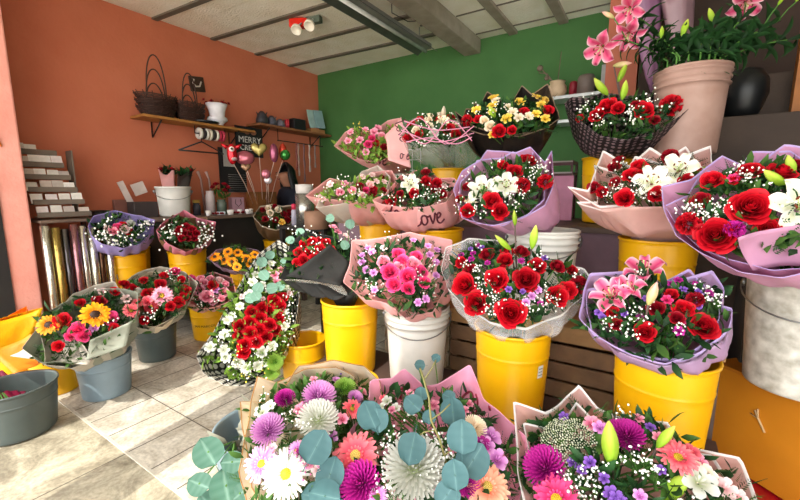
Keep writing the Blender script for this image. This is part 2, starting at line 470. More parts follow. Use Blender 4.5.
def text_mesh(s, size, m=None, name='lettering', ext=.0006, font_shear=0):
    cu = bpy.data.curves.new('t', 'FONT'); cu.body = s; cu.size = size; cu.extrude = ext; cu.align_x = 'CENTER'; cu.align_y = 'CENTER'; cu.resolution_u = 2
    o = bpy.data.objects.new('t', cu); C.objects.link(o); bpy.context.view_layer.update()
    me = bpy.data.meshes.new_from_object(o.evaluated_get(bpy.context.evaluated_depsgraph_get())); bpy.data.objects.remove(o); bpy.data.curves.remove(cu)
    return me
def wrap_text(e, text, rr, a0):
    body, _, z, size = text
    me = text_mesh(body, size)
    for v in me.vertices:
        x, y, q = v.co; zz = z+y; r = rr(zz)+.0015+q; a = a0+x/rr(zz)
        v.co = (r*math.cos(a), r*math.sin(a), zz)
    me.materials.append(INK); o = bpy.data.objects.new('lettering', me); C.objects.link(o); o.parent = e

# ------------------------------------------------------------------ bouquets
def poly_pt(P, s):
    L = [(P[(i+1) % len(P)]-P[i]).length for i in range(len(P))]; T = sum(L); d = s*T
    for i, l in enumerate(L):
        if d <= l: return P[i].lerp(P[(i+1) % len(P)], d/l if l else 0)
        d -= l
    return P[0]
def leafcloud(m, c, n, spread, size, up, mi=0, r_=rnd, kind='leaf'):
    for _ in range(n):
        d = V((r_.gauss(0, 1), r_.gauss(0, 1), r_.gauss(0, 1))).normalized()
        d = (d+up*.9).normalized(); q = c+V((r_.uniform(-1, 1), r_.uniform(-1, 1), r_.uniform(-.6, .6)))*spread
        R = frame(d, r_.uniform(0, 6)); l = size*r_.uniform(.7, 1.3)
        if kind == 'leaf':
            w = l*.19; P = [[(-.1*w, 0, 0), (0, 0, 0), (.1*w, 0, 0)], [(-w, .1*w, l*.35), (0, -.15*w, l*.35), (w, .1*w, l*.35)], [(-w*.8, .3*w, l*.7), (0, .1*w, l*.7), (w*.8, .3*w, l*.7)], [(-.05*w, .8*w, l), (0, .8*w, l), (.05*w, .8*w, l)]]
            m.grid([[q+R@V(p) for p in row] for row in P], mi)
        else:
            for k in range(7):
                z = l*(.15+.12*k); s = l*.22*(1-k*.09)
                for sg in (-1, 1):
                    a = V((0, 0, z)); b = V((sg*s, 0, z+s*.7)); w = V((0, s*.12, s*.22))
                    m.add([q+R@v for v in (a, (a+b)/2+w, b, (a+b)/2-w)], [(0, 1, 2, 3)], mi, [0, .4, 1, .4])
def sprig(dots, st, c, up, n, spread, r, r_=rnd, mi=0):
    root = c-up*spread*1.6
    for k in range(n):
        q = c+V((r_.gauss(0, .5), r_.gauss(0, .5), r_.gauss(0, .5)))*spread
        dots.ball(q, r*r_.uniform(.7, 1.25), mi, 5)
        if st is not None and k % 3 == 0: st.tube([root, q], .0009, 3, cap=False)
def bouquet(key, label, bk, rim, t, wrapm, flowers=(), fill=(), tilt=38, side=0, dome=.32, inner=None, border=None, bw=.013, gyp=(), gypn=0, gcol='dots', gr=.0033,
            foliage=140, fcol='dark', ftype='mix', fsize=.06, group=None, M=None, cup=.22, zoff=-.01, strokes=None, ink=None, iscale=.9, bulge=.035, neck=None, rn=.75, seed=0, thick=.0012,
            ext=None, cat='bouquet', wrinkle=.010, crease=.016, ncr=13, inner_shift=.5, nowrap=False, foot=None, extra=None, name='bouquet', fillr=.80, folr=.13):
    r_ = random.Random(hash(key) % 1000 if False else sum(map(ord, key))+seed)
    B = BK[bk] if bk else None
    N = V(neck) if neck is not None else B['p']+V((0, 0, .012))
    BB = min(BK.values(), key=lambda b: (b['p']-N).length) if BK else None
    if BB and (BB['p']-N).length > .12: BB = None
    base = V(foot) if foot is not None else V((B['p'].x, B['p'].y, B['base'].z+.02)) if B else N-V((0, 0, .2))
    rnk = B['R']*rn if B else .08
    cxy = M or (sum(p[0] for p in rim)/len(rim), sum(p[1] for p in rim)/len(rim))
    Mw = PD(cxy[0], cxy[1], t)
    tc = (CAM-Mw); tc.z = 0; tc.normalize(); ta = math.radians(tilt); rt = V((-tc.y, tc.x, 0))
    A = (V((0, 0, 1))*math.cos(ta)+tc*math.sin(ta)+rt*-math.sin(math.radians(side))).normalized()
    X = (R0-A*R0.dot(A)).normalized(); Y = A.cross(X)
    def toloc(p): q = p-Mw; return V((q.dot(X), q.dot(Y), q.dot(A)))
    def tow(x, y, z): return Mw+X*x+Y*y+A*z
    e = empty(name, base, label, cat, group)
    poly = []
    for px, py in rim:
        d = ray(px, py); den = d.dot(A); s = (Mw-CAM).dot(A)/den
        s = max(t*.55, min(t*1.7, s)) if den < 0 else t*1.4
        q = toloc(CAM+d*s); poly.append(V((q.x, q.y)))
    area = sum(poly[i].x*poly[(i+1) % len(poly)].y-poly[(i+1) % len(poly)].x*poly[i].y for i in range(len(poly)))
    if area < 0: poly.reverse()
    rad = [p.length for p in poly]; Rm = sorted(rad)[len(rad)//2]; Rm = (Rm+sum(rad)/len(rad))/2
    def rim3(p, sc=1.0, dz=0):
        rho = p.length; dz2 = max(-.06, min(.06, cup*(rho-Rm)))
        Q = tow(p.x, p.y, 0); d = (Q-CAM).normalized(); den = d.dot(A)
        k = dz2/den if abs(den) > .25 else 0; k = max(-.1, min(.1, k)); Q = Q+d*k
        if sc != 1: Q = Mw+(Q-Mw)*sc
        return Q+A*dz
    def sheet(sc, off, dz, bm, rnk, ph, mats, nm, thick):
        K = 120; m = MB(); rows = [[] for _ in range(12)]
        vs = [-.35, -.12, 0, .12, .26, .4, .55, .7, .84, .93]
        for i in range(K):
            p2 = poly_pt(poly, i/K)
            if off: # other layer: rotate a little so that its corners show between
                a = off; p2 = V((p2.x*math.cos(a)-p2.y*math.sin(a), p2.x*math.sin(a)+p2.y*math.cos(a)))
            Q = rim3(p2, sc, dz); th = math.atan2(p2.y, p2.x)
            n0 = N+(R0*math.cos(th)+F0*math.sin(th))*rnk
            rho = V((p2.x, p2.y, 0)); rad_w = (X*math.cos(th)+Y*math.sin(th)); tan_w = (-X*math.sin(th)+Y*math.cos(th))
            ln = max(.05, (Q-n0).length); b = bw/ln if bm else .02
            wr = math.sin(th*7+ph)*.6+math.sin(th*11+ph*2.3)*.5+math.sin(th*17+ph*1.7)*.35
            for j, v in enumerate(vs+[1-b, 1]):
                if v < 0:
                    q = N+(n0-N)*(1+v*1.3)+V((0, 0, v*.22))
                else:
                    w = v; q = n0.lerp(Q, w)+rad_w*(bulge*math.sin(PI*w)*(1-.3*w))+A*(-bulge*.6*math.sin(PI*w))
                    fo_ = abs(((i/K*ncr+ph) % 1)-.5)*2-.5; q += rad_w*(wr*wrinkle*.6*math.sin(PI*min(1, w*.93)) + fo_*crease*math.sin(PI*min(1, w*.97))) + A*wr*wrinkle*.1*w
                    if BB and w > 0:
                        hx, hy = q.x-BB['p'].x, q.y-BB['p'].y; dd = math.hypot(hx, hy); lim = BB['p'].z+.010
                        if dd < BB['R']+.012 and q.z < lim: q.z = lim
                        elif dd < BB['R']+.05 and q.z < lim and dd > 1e-4:
                            kk = (BB['R']+.014)/dd if dd < BB['R']+.014 else 1; q.x = BB['p'].x+hx*kk; q.y = BB['p'].y+hy*kk
                rows[j].append(q-base)
        m.grid(rows, closed=True, uv=True)
        if len(mats) > 1:
            nf = len(m.f)
            for fi in range(nf-K, nf): m.m[fi] = 1
        return m, m.build(nm, mats, e, thick=thick)
    bvh = None
    if not nowrap:
        mats = [wrapm]+([border] if border else [])
        mm, wo = sheet(1.0, 0, 0, bool(border), rnk, r_.uniform(0, 6), mats, 'wrapping_paper', thick)
        bvh = BVHTree.FromPolygons([V(v)+base for v in mm.v], mm.f)
        if inner:
            sheet(iscale, inner_shift, -.012, bool(border), rnk*.85, r_.uniform(0, 6), [inner]+([border] if border else []), 'inner_paper', thick*.8)
    # flowers
    def domez(rho): return zoff+dome*Rm*max(-.4, 1-(rho/(Rm*1.0))**2)
    def hit(px, py):
        d = ray(px, py); best = None; prev = None
        for k in range(90):
            s = t*(.62+.9*k/89); q = toloc(CAM+d*s); g = q.z-domez(math.hypot(q.x, q.y))
            if prev is not None and prev > 0 and g <= 0:
                return CAM+d*s, q
            prev = g
            if best is None or abs(g) < best[0]: best = (abs(g), s)
        s = best[1] if best[0] < .06 else t
        q = toloc(CAM+d*s); return CAM+d*s, q
    stems = MB(); placed = []
    def normal(q, k=1.0):
        n = A+(X*q.x+Y*q.y)*(2*dome/Rm)*k*.8
        return n.normalized()
    def stem_to(p, n=None):
        L = p-base; mid = (N-base)+V((r_.uniform(-.4, .4)*rnk, r_.uniform(-.4, .4)*rnk, 0))
        stems.tube([V((mid.x*.6, mid.y*.6, .01)), mid, (mid+L)/2+(A*.02), L], .0028, 4, 0, cap=False)
    for fl in flowers:
        k, c, px, py, s = fl[:5]; o_ = fl[5] if len(fl) > 5 else {}
        if k == 'bud':   # px,py = foot, s = (tip x, tip y)
            dt = o_.get('dt', 0); a = PD(px, py, t+dt); b = PD(s[0], s[1], t+dt-.015); L = (b-a).length
            inst('lily_bud', get('bud', PM[c]), e, a-base, frame(b-a, r_.uniform(0, 6)), (L/2*o_.get('w', 1), L/2*o_.get('w', 1), L/2))
            st = o_.get('foot'); f2 = (PD(st[0], st[1], t+dt+.03)-base) if st else (N-base)
            stems.tube([f2, (f2+(a-base))/2+V((0, 0, .01)), a-base+(b-a)*.05], .0035, 5, 1)
            continue
        P, q = hit(px, py)
        if k == 'euc':
            dt = o_.get('dt', .03); P = P-ray(px, py)*dt; R = s/2/FPX*t
            d = ((CAM-P).normalized()*.8+A*.5+V((r_.uniform(-.35, .35), r_.uniform(-.35, .35), r_.uniform(-.2, .2)))).normalized()
            Rm3 = frame(d, math.radians(o_.get('a', r_.uniform(0, 360))))
            inst('eucalyptus_leaf', get('euc', PM[c]), e, P-base, Rm3, R)
            stems.tube([P-base, P-base-d*.03, (P-base).lerp(N-base, .4)], .002, 4, 0, cap=False); continue
        R = s/2/FPX*t*o_.get('k', 1.04); d = normal(q)
        tocam = (CAM-P).normalized(); d = (d+tocam*o_.get('face', .45)+V((r_.uniform(-.15, .15),)*1+(r_.uniform(-.15, .15), 0))).normalized()
        if k == 'lily': P = P-A*R*.3
        flower(k, c, e, P-base, d, R, disc=o_.get('disc')); placed.append((q.x, q.y, R)); stem_to(P-d*R*.4)
    # filler flowers
    xs = [p.x for p in poly]; ys = [p.y for p in poly]
    def inside(x, y, sc=1.0):
        x /= sc; y /= sc; c = False
        for i in range(len(poly)):
            a, b = poly[i], poly[i-1]
            if (a.y > y) != (b.y > y) and x < (b.x-a.x)*(y-a.y)/(b.y-a.y)+a.x: c = not c
        return c
    def rpt(sc):
        for _ in range(200):
            x, y = r_.uniform(min(xs), max(xs))*sc, r_.uniform(min(ys), max(ys))*sc
            if inside(x, y, sc): return x, y
        return 0, 0
    for k, c, n, R in fill:
        for _ in range(n):
            for tr in range(40):
                x, y = rpt(fillr)
                if all(math.hypot(x-a, y-b) > (r2+R)*.78 for a, b, r2 in placed): break
            else: continue
            q = V((x, y, domez(math.hypot(x, y)))); P = tow(*q); d = (normal(q)+(CAM-P).normalized()*.25+V((r_.uniform(-.2, .2), r_.uniform(-.2, .2), 0))).normalized()
            RR = R*r_.uniform(.88, 1.12)
            flower(k, c, e, P-base, d, RR); placed.append((x, y, R)); stem_to(P-d*R*.4)
    # foliage
    if foliage:
        fo = MB()
        for _ in range(int(foliage*.55)):
            x, y = rpt(fillr+folr); z = domez(math.hypot(x, y))-.025-r_.uniform(0, .02)
            kd = ftype if ftype != 'mix' else r_.choice(('leaf', 'fern')); mi = 0 if r_.random() < .6 else 1
            leafcloud(fo, tow(x, y, z-.01)-base, 5 if kd == 'leaf' else 3, .026, fsize*.85, A, mi, r_, kd)
        # under-layer that closes the view into the bunch
        tag(fo.build('foliage', [G[fcol], G['leaf'] if fcol != 'light' else G['light']], e), None, kind='stuff')
    gl = [(px, py, gcol) if len(gg) == 0 else (px, py, gg[0]) for px, py, *gg in gyp]
    by = {}
    for px, py, c in gl:
        P, q = hit(px, py); by.setdefault(c, []).append(P+A*.008)
    for _ in range((gypn+1)//2):
        x, y = rpt(fillr+.12); by.setdefault(gcol, []).append(tow(x, y, domez(math.hypot(x, y))+.006))
    for c, pts in by.items():
        dm = MB()
        for p in pts: sprig(dm, stems, p-base, A, 10, .026*max(1, t*.8), gr*max(1, t*.62), r_)
        tag(dm.build("babys_breath" if c == 'dots' else 'filler_blossom', [G[c]], e), None, kind='stuff')
    for k in range(9):
        a = r_.uniform(0, 6); q = (N-base)+V((math.cos(a), math.sin(a), 0))*rnk*.4
        stems.tube([V((q.x*.7, q.y*.7, .01)), q, q.lerp(Mw-base, .6)], .003, 4, 0, cap=False)
    stems.build('stem_bundle', [G['stem'], G['dstem']], e)
    if strokes and bvh:
        im = MB(); w = ink[1]
        for s_ in strokes:
            pts = []
            for (px, py) in smooth_pts(s_):
                d = ray(px, py).normalized(); loc, no, idx, dist = bvh.ray_cast(CAM, d)
                if loc is None: continue
                pts.append(loc-d*.0035-base)
            # split where the sheet jumps
            seg = []
            for p in pts:
                if seg and (p-seg[-1]).length > .035:
                    if len(seg) > 1: im.tube(seg, w, 6)
                    seg = []
                seg.append(p)
            if len(seg) > 1: im.tube(seg, w, 6)
        if im.v: im.build('lettering', [ink[0]], wo)
    if extra: extra(e, base, tow, hit, A, Mw)
    return e
def smooth_pts(P, n=5):
    out = []
    for i in range(len(P)-1):
        p0 = P[max(0, i-1)]; p1 = P[i]; p2 = P[i+1]; p3 = P[min(len(P)-1, i+2)]
        for k in range(n):
            u = k/n
            out.append(tuple(.5*((2*p1[j])+(-p0[j]+p2[j])*u+(2*p0[j]-5*p1[j]+4*p2[j]-p3[j])*u*u+(-p0[j]+3*p1[j]-3*p2[j]+p3[j])*u**3) for j in (0, 1)))
    out.append(P[-1]); return out
# handwriting: strokes in a unit box (x right 0..1 per word, y up)
LOVE = [[(.05, .95), (.08, .5), (.10, .08), (.16, .02), (.24, .08), (.27, .2)],
        [(.36, .45), (.29, .35), (.30, .1), (.38, .02), (.46, .15), (.44, .38), (.36, .45), (.50, .36), (.55, .42)],
        [(.55, .42), (.60, .1), (.62, .05), (.68, .25), (.71, .48), (.74, .40)],
        [(.74, .22), (.84, .30), (.88, .42), (.82, .48), (.76, .32), (.77, .08), (.86, .02), (.97, .16)]]
def word(st, ox, oy, w, h, ang=0):
    c, s = math.cos(math.radians(ang)), math.sin(math.radians(ang))
    return [[(ox+x*w*c-(-y*h)*s, oy+x*w*s+(-y*h)*c) for x, y in q] for q in st]
# ------------------------------------------------------------------ the room
def sbox(name, c, d, m, rz=0, bevel=0, parent=None, kind=True):
    b = MB(); b.box((0, 0, 0), d); o = b.build(name, m, parent, smooth=False, loc=c, bevel=bevel); o.rotation_euler.z = rz
    if kind: struct(o)
    return o
def floor_mat(name, c1, c2, grout, sx, sy, ox, oy, lines=True):
    m, nt, out = newmat(name); N = nt.nodes.new; L = nt.links.new
    b = N('ShaderNodeBsdfPrincipled'); b.inputs['Roughness'].default_value = .62; L(b.outputs[0], out.inputs[0])
    tc = N('ShaderNodeTexCoord'); mp = N('ShaderNodeMapping'); L(tc.outputs['Object'], mp.inputs[0])
    n1 = N('ShaderNodeTexNoise'); n1.inputs['Scale'].default_value = 5; n1.inputs['Detail'].default_value = 9; n1.inputs['Roughness'].default_value = .7
    n1.inputs['Distortion'].default_value = .8; L(tc.outputs['Object'], n1.inputs['Vector'])
    cr = N('ShaderNodeValToRGB'); cr.color_ramp.elements[0].position = .36; cr.color_ramp.elements[1].position = .62
    cr.color_ramp.elements[0].color = lin(c1); cr.color_ramp.elements[1].color = lin(c2); L(n1.outputs[0], cr.inputs[0])
    col = cr.outputs[0]
    n2 = N('ShaderNodeTexNoise'); n2.inputs['Scale'].default_value = 60; n2.inputs['Detail'].default_value = 4; L(tc.outputs['Object'], n2.inputs['Vector'])
    if lines:
        sp = N('ShaderNodeSeparateXYZ'); L(tc.outputs['Object'], sp.inputs[0])
        def line(ax, off, per, w):
            a = N('ShaderNodeMath'); a.operation = 'ADD'; a.inputs[1].default_value = -off+100*per; L(sp.outputs[ax], a.inputs[0])
            q = N('ShaderNodeMath'); q.operation = 'MODULO'; q.inputs[1].default_value = per; L(a.outputs[0], q.inputs[0])
            c = N('ShaderNodeMath'); c.operation = 'LESS_THAN'; c.inputs[1].default_value = w; L(q.outputs[0], c.inputs[0]); return c
        l1 = line(0, ox, sx, .007); l2 = line(1, oy, sy, .006); mx = N('ShaderNodeMath'); mx.operation = 'MAXIMUM'
        L(l1.outputs[0], mx.inputs[0]); L(l2.outputs[0], mx.inputs[1])
        mi = N('ShaderNodeMixRGB'); L(mx.outputs[0], mi.inputs[0]); L(col, mi.inputs[1]); mi.inputs[2].default_value = lin(grout); col = mi.outputs[0]
    mu = N('ShaderNodeMixRGB'); mu.blend_type = 'MULTIPLY'; mu.inputs[0].default_value = .35; L(col, mu.inputs[1])
    c3 = N('ShaderNodeValToRGB'); c3.color_ramp.elements[0].position = .35; c3.color_ramp.elements[1].position = .6; c3.color_ramp.elements[0].color = (.32, .30, .27, 1); L(n2.outputs[0], c3.inputs[0]); L(c3.outputs[0], mu.inputs[2])
    L(mu.outputs[0], b.inputs['Base Color'])
    bp = N('ShaderNodeBump'); bp.inputs['Strength'].default_value = .35; bp.inputs['Distance'].default_value = .01; L(n1.outputs[0], bp.inputs['Height']); L(bp.outputs[0], b.inputs['Normal'])
    return m
TILE = floor_mat('stone_tile', '#a99e8a', '#e2dbcc', '#5d554a', .213, .44, -2.13, .70)
OLD = floor_mat('old_floor_slab', '#857c68', '#d2c9b0', '#6a6152', .64, 3, -2.35, -9, True)
sbox('floor', (-.9, 2.5, -.05), (6.9, 3.6, .1), TILE)
sbox('floor', (-.9, -.4, -.056), (6.9, 2.185, .1), OLD)
LIP = mat('tile_edge', '#cdc6b6', .6, bump=.3, scale=20)
sbox('trim_1', (-.9, .697, -.0255), (6.9, .012, .052), LIP)
sbox('street', (-.9, -8, -.16), (40, 13.1, .2), mat('street_concrete', '#e2ddd0', .8, scale=3, bump=.2))
ORANGE = mat('orange_wall_paint', '#bc6a4c', .75, col2='#c67456', scale=2.2, bump=.25, bscale=30, spec=.25)
GREEN = mat('green_wall_paint', '#3f6b39', .7, col2='#4a7742', scale=2.2, bump=.2, bscale=30, spec=.25)
PINKP = mat('sunlit_pink_column_paint', '#e79a8a', .8, col2='#efa99a', scale=6, bump=.35, bscale=40, spec=.2)  # lighter pink carries the sunlight on the left column
sbox('wall_left', (-4.24, 2.6, 1.45), (.16, 3.5, 2.9), ORANGE)
sbox('wall_green_back', (-1.0, 4.36, 1.45), (6.8, .16, 2.9), GREEN)
sbox('column', (-3.95, .825, 1.45), (.5, .15, 2.9), PINKP, bevel=.012)
sbox('trim_2', (-3.93, .59, 1.44), (.49, .32, 2.86), mat('dark_jamb', '#22201f', .6))
sbox('wall_left_outside', (-5.4, .55, 1.45), (2.4, .2, 2.9), PINKP)
BRN = mat('brown_plaster', '#2e211b', .85, col2='#392922', scale=4, bump=.3)  # colour darkened to stand in for dimmer light on the right
sbox('wall_brown', (1.1, 3.42, 1.45), (2.5, .2, 2.9), BRN)
sbox('column', (-.26, 3.42, 1.45), (.2, .2, 2.9), mat('salmon_post_paint', '#a8604a', .8, scale=5))
sbox('wall_right', (2.38, 1.6, 1.45), (.1, 3.5, 2.9), BRN)
# ceiling: rough pale panels, dark channels, one deep beam
CEIL = mat('rough_ceiling_panel', '#ece5d0', .9, col2='#f8f4e6', scale=5, bump=.9, bscale=55, detail=8, spec=.1)
SEAM = mat('dark_channel', '#655e52', .7, scale=8)
BEAM = mat('concrete_beam', '#857c6c', .85, col2='#9d9483', scale=8, bump=.4)
sbox('ceiling', (-1.9, 3.35, 2.9), (4.8, 1.95, .1), CEIL)
sbox('ceiling', (-1.9, 1.42, 2.9), (4.8, 1.92, .1), CEIL)
sbox('ceiling', (1.4, 2.4, 2.9), (1.8, 3.9, .1), CEIL)
for i, y in enumerate((1.62, 2.16, 2.75, 3.31, 3.82)):
    sbox('ceiling_channel', (-3.03, y, 2.842), (2.3, .055, .018), SEAM, rz=.055)
sbox('beam', (-1.80, 2.2, 2.775), (.19, 4.15, .15), BEAM, bevel=.008)
for x, w in ((-1.35, .085), (-.86, .085), (-.35, .085)):
    sbox('ceiling_joist', (x, 2.2, 2.835), (w, 4.15, .035), BEAM)
for y in (2.9, 3.62, 4.12):
    sbox('ceiling_channel', (-.5, y, 2.846), (2.4, .012, .01), SEAM)
for x, y0 in ((-2.05, 3.3),):
    sbox('ceiling_channel', (-1.99, 3.62, 2.846), (.2, .02, .01), SEAM)
# out of view at the front: slabs and post added to shape the sunlight
sbox('added_shade_slab', (-3.7, .0, 2.95), (2.9, 2.4, .12), BEAM)
sbox('added_shade_slab', (-1.45, .27, 2.95), (1.7, .42, .12), BEAM)
sbox('added_shade_slab', (.92, -.45, 2.95), (3.04, 1.86, .12), BEAM)  # added to keep the sun off the bouquets on the right
sbox('column', (-1.73, .0, 1.42), (.26, .2, 2.9), PINKP)  # unseen post, placed by the shadow band it casts on the tiles

# stairs and display tiers
STR = mat('stair_concrete', '#3a302a', .85, col2='#493c34', scale=5, bump=.3)  # stair colour darkened, in place of weaker light on this side
DST = mat('dark_stair_concrete', '#3d3c3b', .85, col2='#4a4948', scale=5, bump=.3)
sbox('stair_step', (1.14, 2.45, .665), (2.34, .44, 1.33), STR, bevel=.006)
sbox('stair_step', (1.14, 2.82, .793), (2.34, .30, 1.585), STR, bevel=.006)
sbox('stair_step', (1.14, 3.14, .92), (2.34, .34, 1.84), STR, bevel=.006)
sbox('stair_step', (1.32, 2.1, .45), (1.95, .25, .9), DST, bevel=.006)
DW = mat('dark_stained_wood', '#4a3a33', .6, col2='#5d4940', scale=6, bump=.3)
LW = mat('worn_plank_wood', '#a98455', .7, col2='#8a6942', scale=9, bump=.4)
CR = mat('crate_wood', '#8a6a4a', .75, col2='#6c523b', scale=9, bump=.5)
CRP = mat('pale_crate_wood', '#b6a68a', .75, col2='#9c8c70', scale=9, bump=.5)
def shelf(nm, x0, x1, y0, y1, z, th, m, label, legs, z0=0, cat='display shelf'):
    e = empty(nm, ((x0+x1)/2, (y0+y1)/2, z0), label, cat)
    b = MB(); b.box((0, 0, z-th/2-z0), (x1-x0, y1-y0, th)); b.build('board', m, e, smooth=False, bevel=.003)
    for sx in (-1, 1):
        for sy in (-1, 1):
            l = MB(); l.box((sx*((x1-x0)/2-.03), sy*((y1-y0)/2-.03), (z-th-z0)/2), (.04, .04, z-th-z0)); l.build('leg', DW, e, smooth=False)
    return e
shelf('display_shelf', -1.46, .27, 1.37, 1.735, .29, .03, DW, 'low dark wooden display shelf under the row of yellow and white buckets', 1)
e = shelf('display_shelf', -1.75, .27, 1.745, 2.17, .62, .028, LW, 'worn plank shelf on crates holding the middle row of buckets', 1)
b = MB(); b.box((.0, -.205, .575), (1.96, .012, .05)); b.build('front_rail', LW, e, smooth=False)
e = shelf('display_shelf', -2.0, -.05, 2.2, 2.95, 1.02, .03, DW, 'tall dark brown shelf along the back holding the highest bouquets', 1)
b = MB(); b.box((0, -.36, .8), (1.9, .012, .38)); b.build('front_panel', mat('mauve_board', '#6f5763', .7), e, smooth=False)
def crate(x, y, z, w, d, h, m, label, group='wooden crates under the plank shelf'):
    e = empty('wooden_crate', (x, y, z), label, 'crate', group); t = .012
    for sx in (-1, 1):
        for sy in (-1, 1):
            p = MB(); p.box((sx*(w/2-.02), sy*(d/2-.02), h/2), (.03, .03, h)); p.build('corner_post', m, e, smooth=False)
    n = 3
    for k in range(n):
        z1 = h*(k+.5)/n; p = MB()
        for sy in (-1, 1): p.box((0, sy*(d/2), z1), (w, t, h/n*.86))
        for sx in (-1, 1): p.box((sx*(w/2-.001), 0, z1), (t, d-.02, h/n*.86))
        p.build('slat', m, e, smooth=False, bevel=.002)
    return e
crate(-1.05, 1.95, .0, .40, .34, .26, CRP, 'pale wooden crate on the floor behind the white bucket of pink roses')
crate(-1.05, 1.95, .27, .40, .34, .26, CRP, 'pale wooden crate stacked behind the white bucket of pink roses, upper of the two')
crate(-.64, 1.95, .0, .38, .34, .26, CR, 'brown wooden crate on the floor behind the yellow bucket of big red roses')
crate(-.64, 1.95, .27, .38, .34, .26, CR, 'brown wooden crate stacked behind the yellow bucket of big red roses, upper of the two')
crate(-.18, 1.95, .0, .44, .34, .26, CR, 'brown wooden crate at the bottom between the two front yellow buckets')
crate(-.18, 1.95, .27, .44, .34, .26, CR, 'brown wooden crate with wide slats between the two front yellow buckets, upper of its stack')

# orange box under the weathered white bucket, on a red plank
OB = mat('orange_painted_wood', '#c97f18', .5, col2='#b57012', scale=4, bump=.15, spec=.5)
e = empty('orange_box', (.62, 1.92, 0), 'big orange painted wooden box under the weathered white bucket', 'box', rz=-.75)
b = MB(); b.box((0, 0, .32), (.5, .3, .385)); b.build('body', OB, e, smooth=False, bevel=.004)
e.location = (.56, 1.88, 0)
b = MB(); b.box((0, 0, .517), (.52, .32, .014)); b.build('top_board', mat('orange_top_board', '#b06a1a', .5), e, smooth=False, bevel=.003)
b = MB(); b.tube([(-.10, -.152, .40), (-.085, -.154, .375), (-.06, -.153, .335)], .004, 5); b.tube([(-.112, -.153, .38), (-.085, -.155, .375), (-.09, -.154, .41)], .003, 5)
b.build('splinter_mark', mat('bare_wood', '#c9a878', .8), e)
e = empty('red_plank', (.56, 1.80, 0), 'glossy red plank on the floor under the orange box', 'plank', rz=-.75)
b = MB(); b.box((0, 0, .06), (1.0, .62, .12)); b.build('board', mat('red_plastic', '#a3121c', .35), e, smooth=False, bevel=.008)
# items behind: shelf unit on green wall, dark stand with pink board
WM = mat('white_metal', '#c4c8c8', .4, metal=.3)
e = empty('wall_shelf', (-.63, 4.14, 0), 'white two level metal shelf on the green wall', 'shelf')
for z in (2.08, 1.86):
    b = MB(); b.box((0, 0, z), (.74, .24, .03)); b.build('board', WM, e, smooth=False, bevel=.003)
for x in (-.35, .35):
    b = MB(); b.box((x, -.1, 1.95), (.02, .02, .34)); b.build('bracket', WM, e, smooth=False)
DR = mat('dark_red_frame', '#4e2226', .5)
e = empty('side_table', (-.62, 2.80, 1.02), 'dark red framed stand with pale trays behind the lily bouquet', 'stand')
for z in (.30, .37):
    b = MB(); b.box((0, 0, z), (.36, .2, .015)); b.build('tray', mat('pale_tray', '#9a8f8c', .4), e, smooth=False)
    b = MB(); b.box((0, -.1, z-.012), (.37, .012, .02)); b.build('rail', DR, e, smooth=False)
for sx in (-1, 1):
    for sy in (-1, 1):
        b = MB(); b.box((sx*.175, sy*.09, .19), (.014, .014, .38)); b.build('leg', DR, e, smooth=False)
b = MB(); b.box((0, 0, .14), (.38, .02, .275)); o = b.build('pink_board', mat('pink_board', '#b0728c', .6), None, smooth=False, loc=(-.60, 2.60, 1.022), bevel=.003)
tag(o, 'plain pink board standing below the dark red stand', 'board')
o = sbox('wooden_post', V((.60, 2.90, 1.9)), (.055, .055, .56), mat('orange_brown_wood', '#9a5f2a', .6, scale=10), kind=False); o.location.z = 1.866
tag(o, 'short orange brown wooden post standing on the steps at the edge', 'post')
p = PZ(740, 127, 1.585)
m = MB(); m.lathe([(.001, 0), (.065, 0), (.085, .05), (.105, .12), (.1, .19), (.07, .24), (.045, .25), (.04, .24), (.001, .2)], 24)
tag(m.build('black_pot', mat('black_pot', '#101214', .4), None, loc=(.36, 2.80, 1.586)), 'round black pot on the stair step beside the pinkish white bucket', 'pot')

# ------------------------------------------------------------------ ceiling fittings
e = empty('ceiling_light', (-2.12, 3.05, 2.66), 'long unlit fluorescent light fitting hanging under the ceiling', 'light')
b = MB(); b.box((0, 0, .05), (.10, 1.55, .05)); b.build('housing', mat('grey_fitting', '#9a9a92', .4, metal=.4), e, smooth=False, bevel=.004)
for s in (-1, 1):
    b = MB(); P = [[(s*.05, y, .03), (s*.12, y, -.012)] for y in (-.775, .775)]; b.grid(P); b.build('reflector', mat('dark_reflector', '#5d5f5a', .35, metal=.5), e, thick=.003, smooth=False)
b = MB(); b.tube([(0, -.74, 0), (0, .74, 0)], .018, 12); b.build('tube', mat('tube_glass', '#c8cac4', .2), e)
for y in (-.5, .6):
    b = MB(); b.tube([(0, y, .07), (0, y, .19)], .004, 5); b.build('hanger', WIRE, e)
p = PZ(303, 19, 2.83)
e = empty('emergency_light', (p.x, p.y, 2.85), 'red emergency light with two round white lamps on the ceiling', 'light')
b = MB(); b.box((-.05, .0, -.05), (.19, .07, .085), rz=.5); b.build('body', mat('red_gloss', '#e02a18', .3), e, smooth=False, bevel=.012)
b = MB(); b.box((.09, .05, -.035), (.16, .06, .06), rz=.2); b.build('battery_box', mat('grey_green_box', '#5f6a5c', .5), e, smooth=False, bevel=.006)
for x, y in ((-.01, -.06), (.16, -.06)):
    b = MB(); b.lathe([(.001, 0), (.03, 0), (.05, .03), (.05, .055), (.044, .055), (.03, .03), (.001, .028)], 20, M=frame((.2, -.6, -.75)).copy(), c=(x, y, -.11))
    q = b.build('lamp', mat('lamp_white', '#e4dccb', .3), e)
    b = MB(); b.tube([(x, y, -.10), (x*.8, 0, -.05)], .008, 6); b.build('lamp_arm', WM, e)
m = MB(); m.lathe([(.001, 0), (.05, 0), (.055, .02), (.05, .045), (.001, .05)], 24)
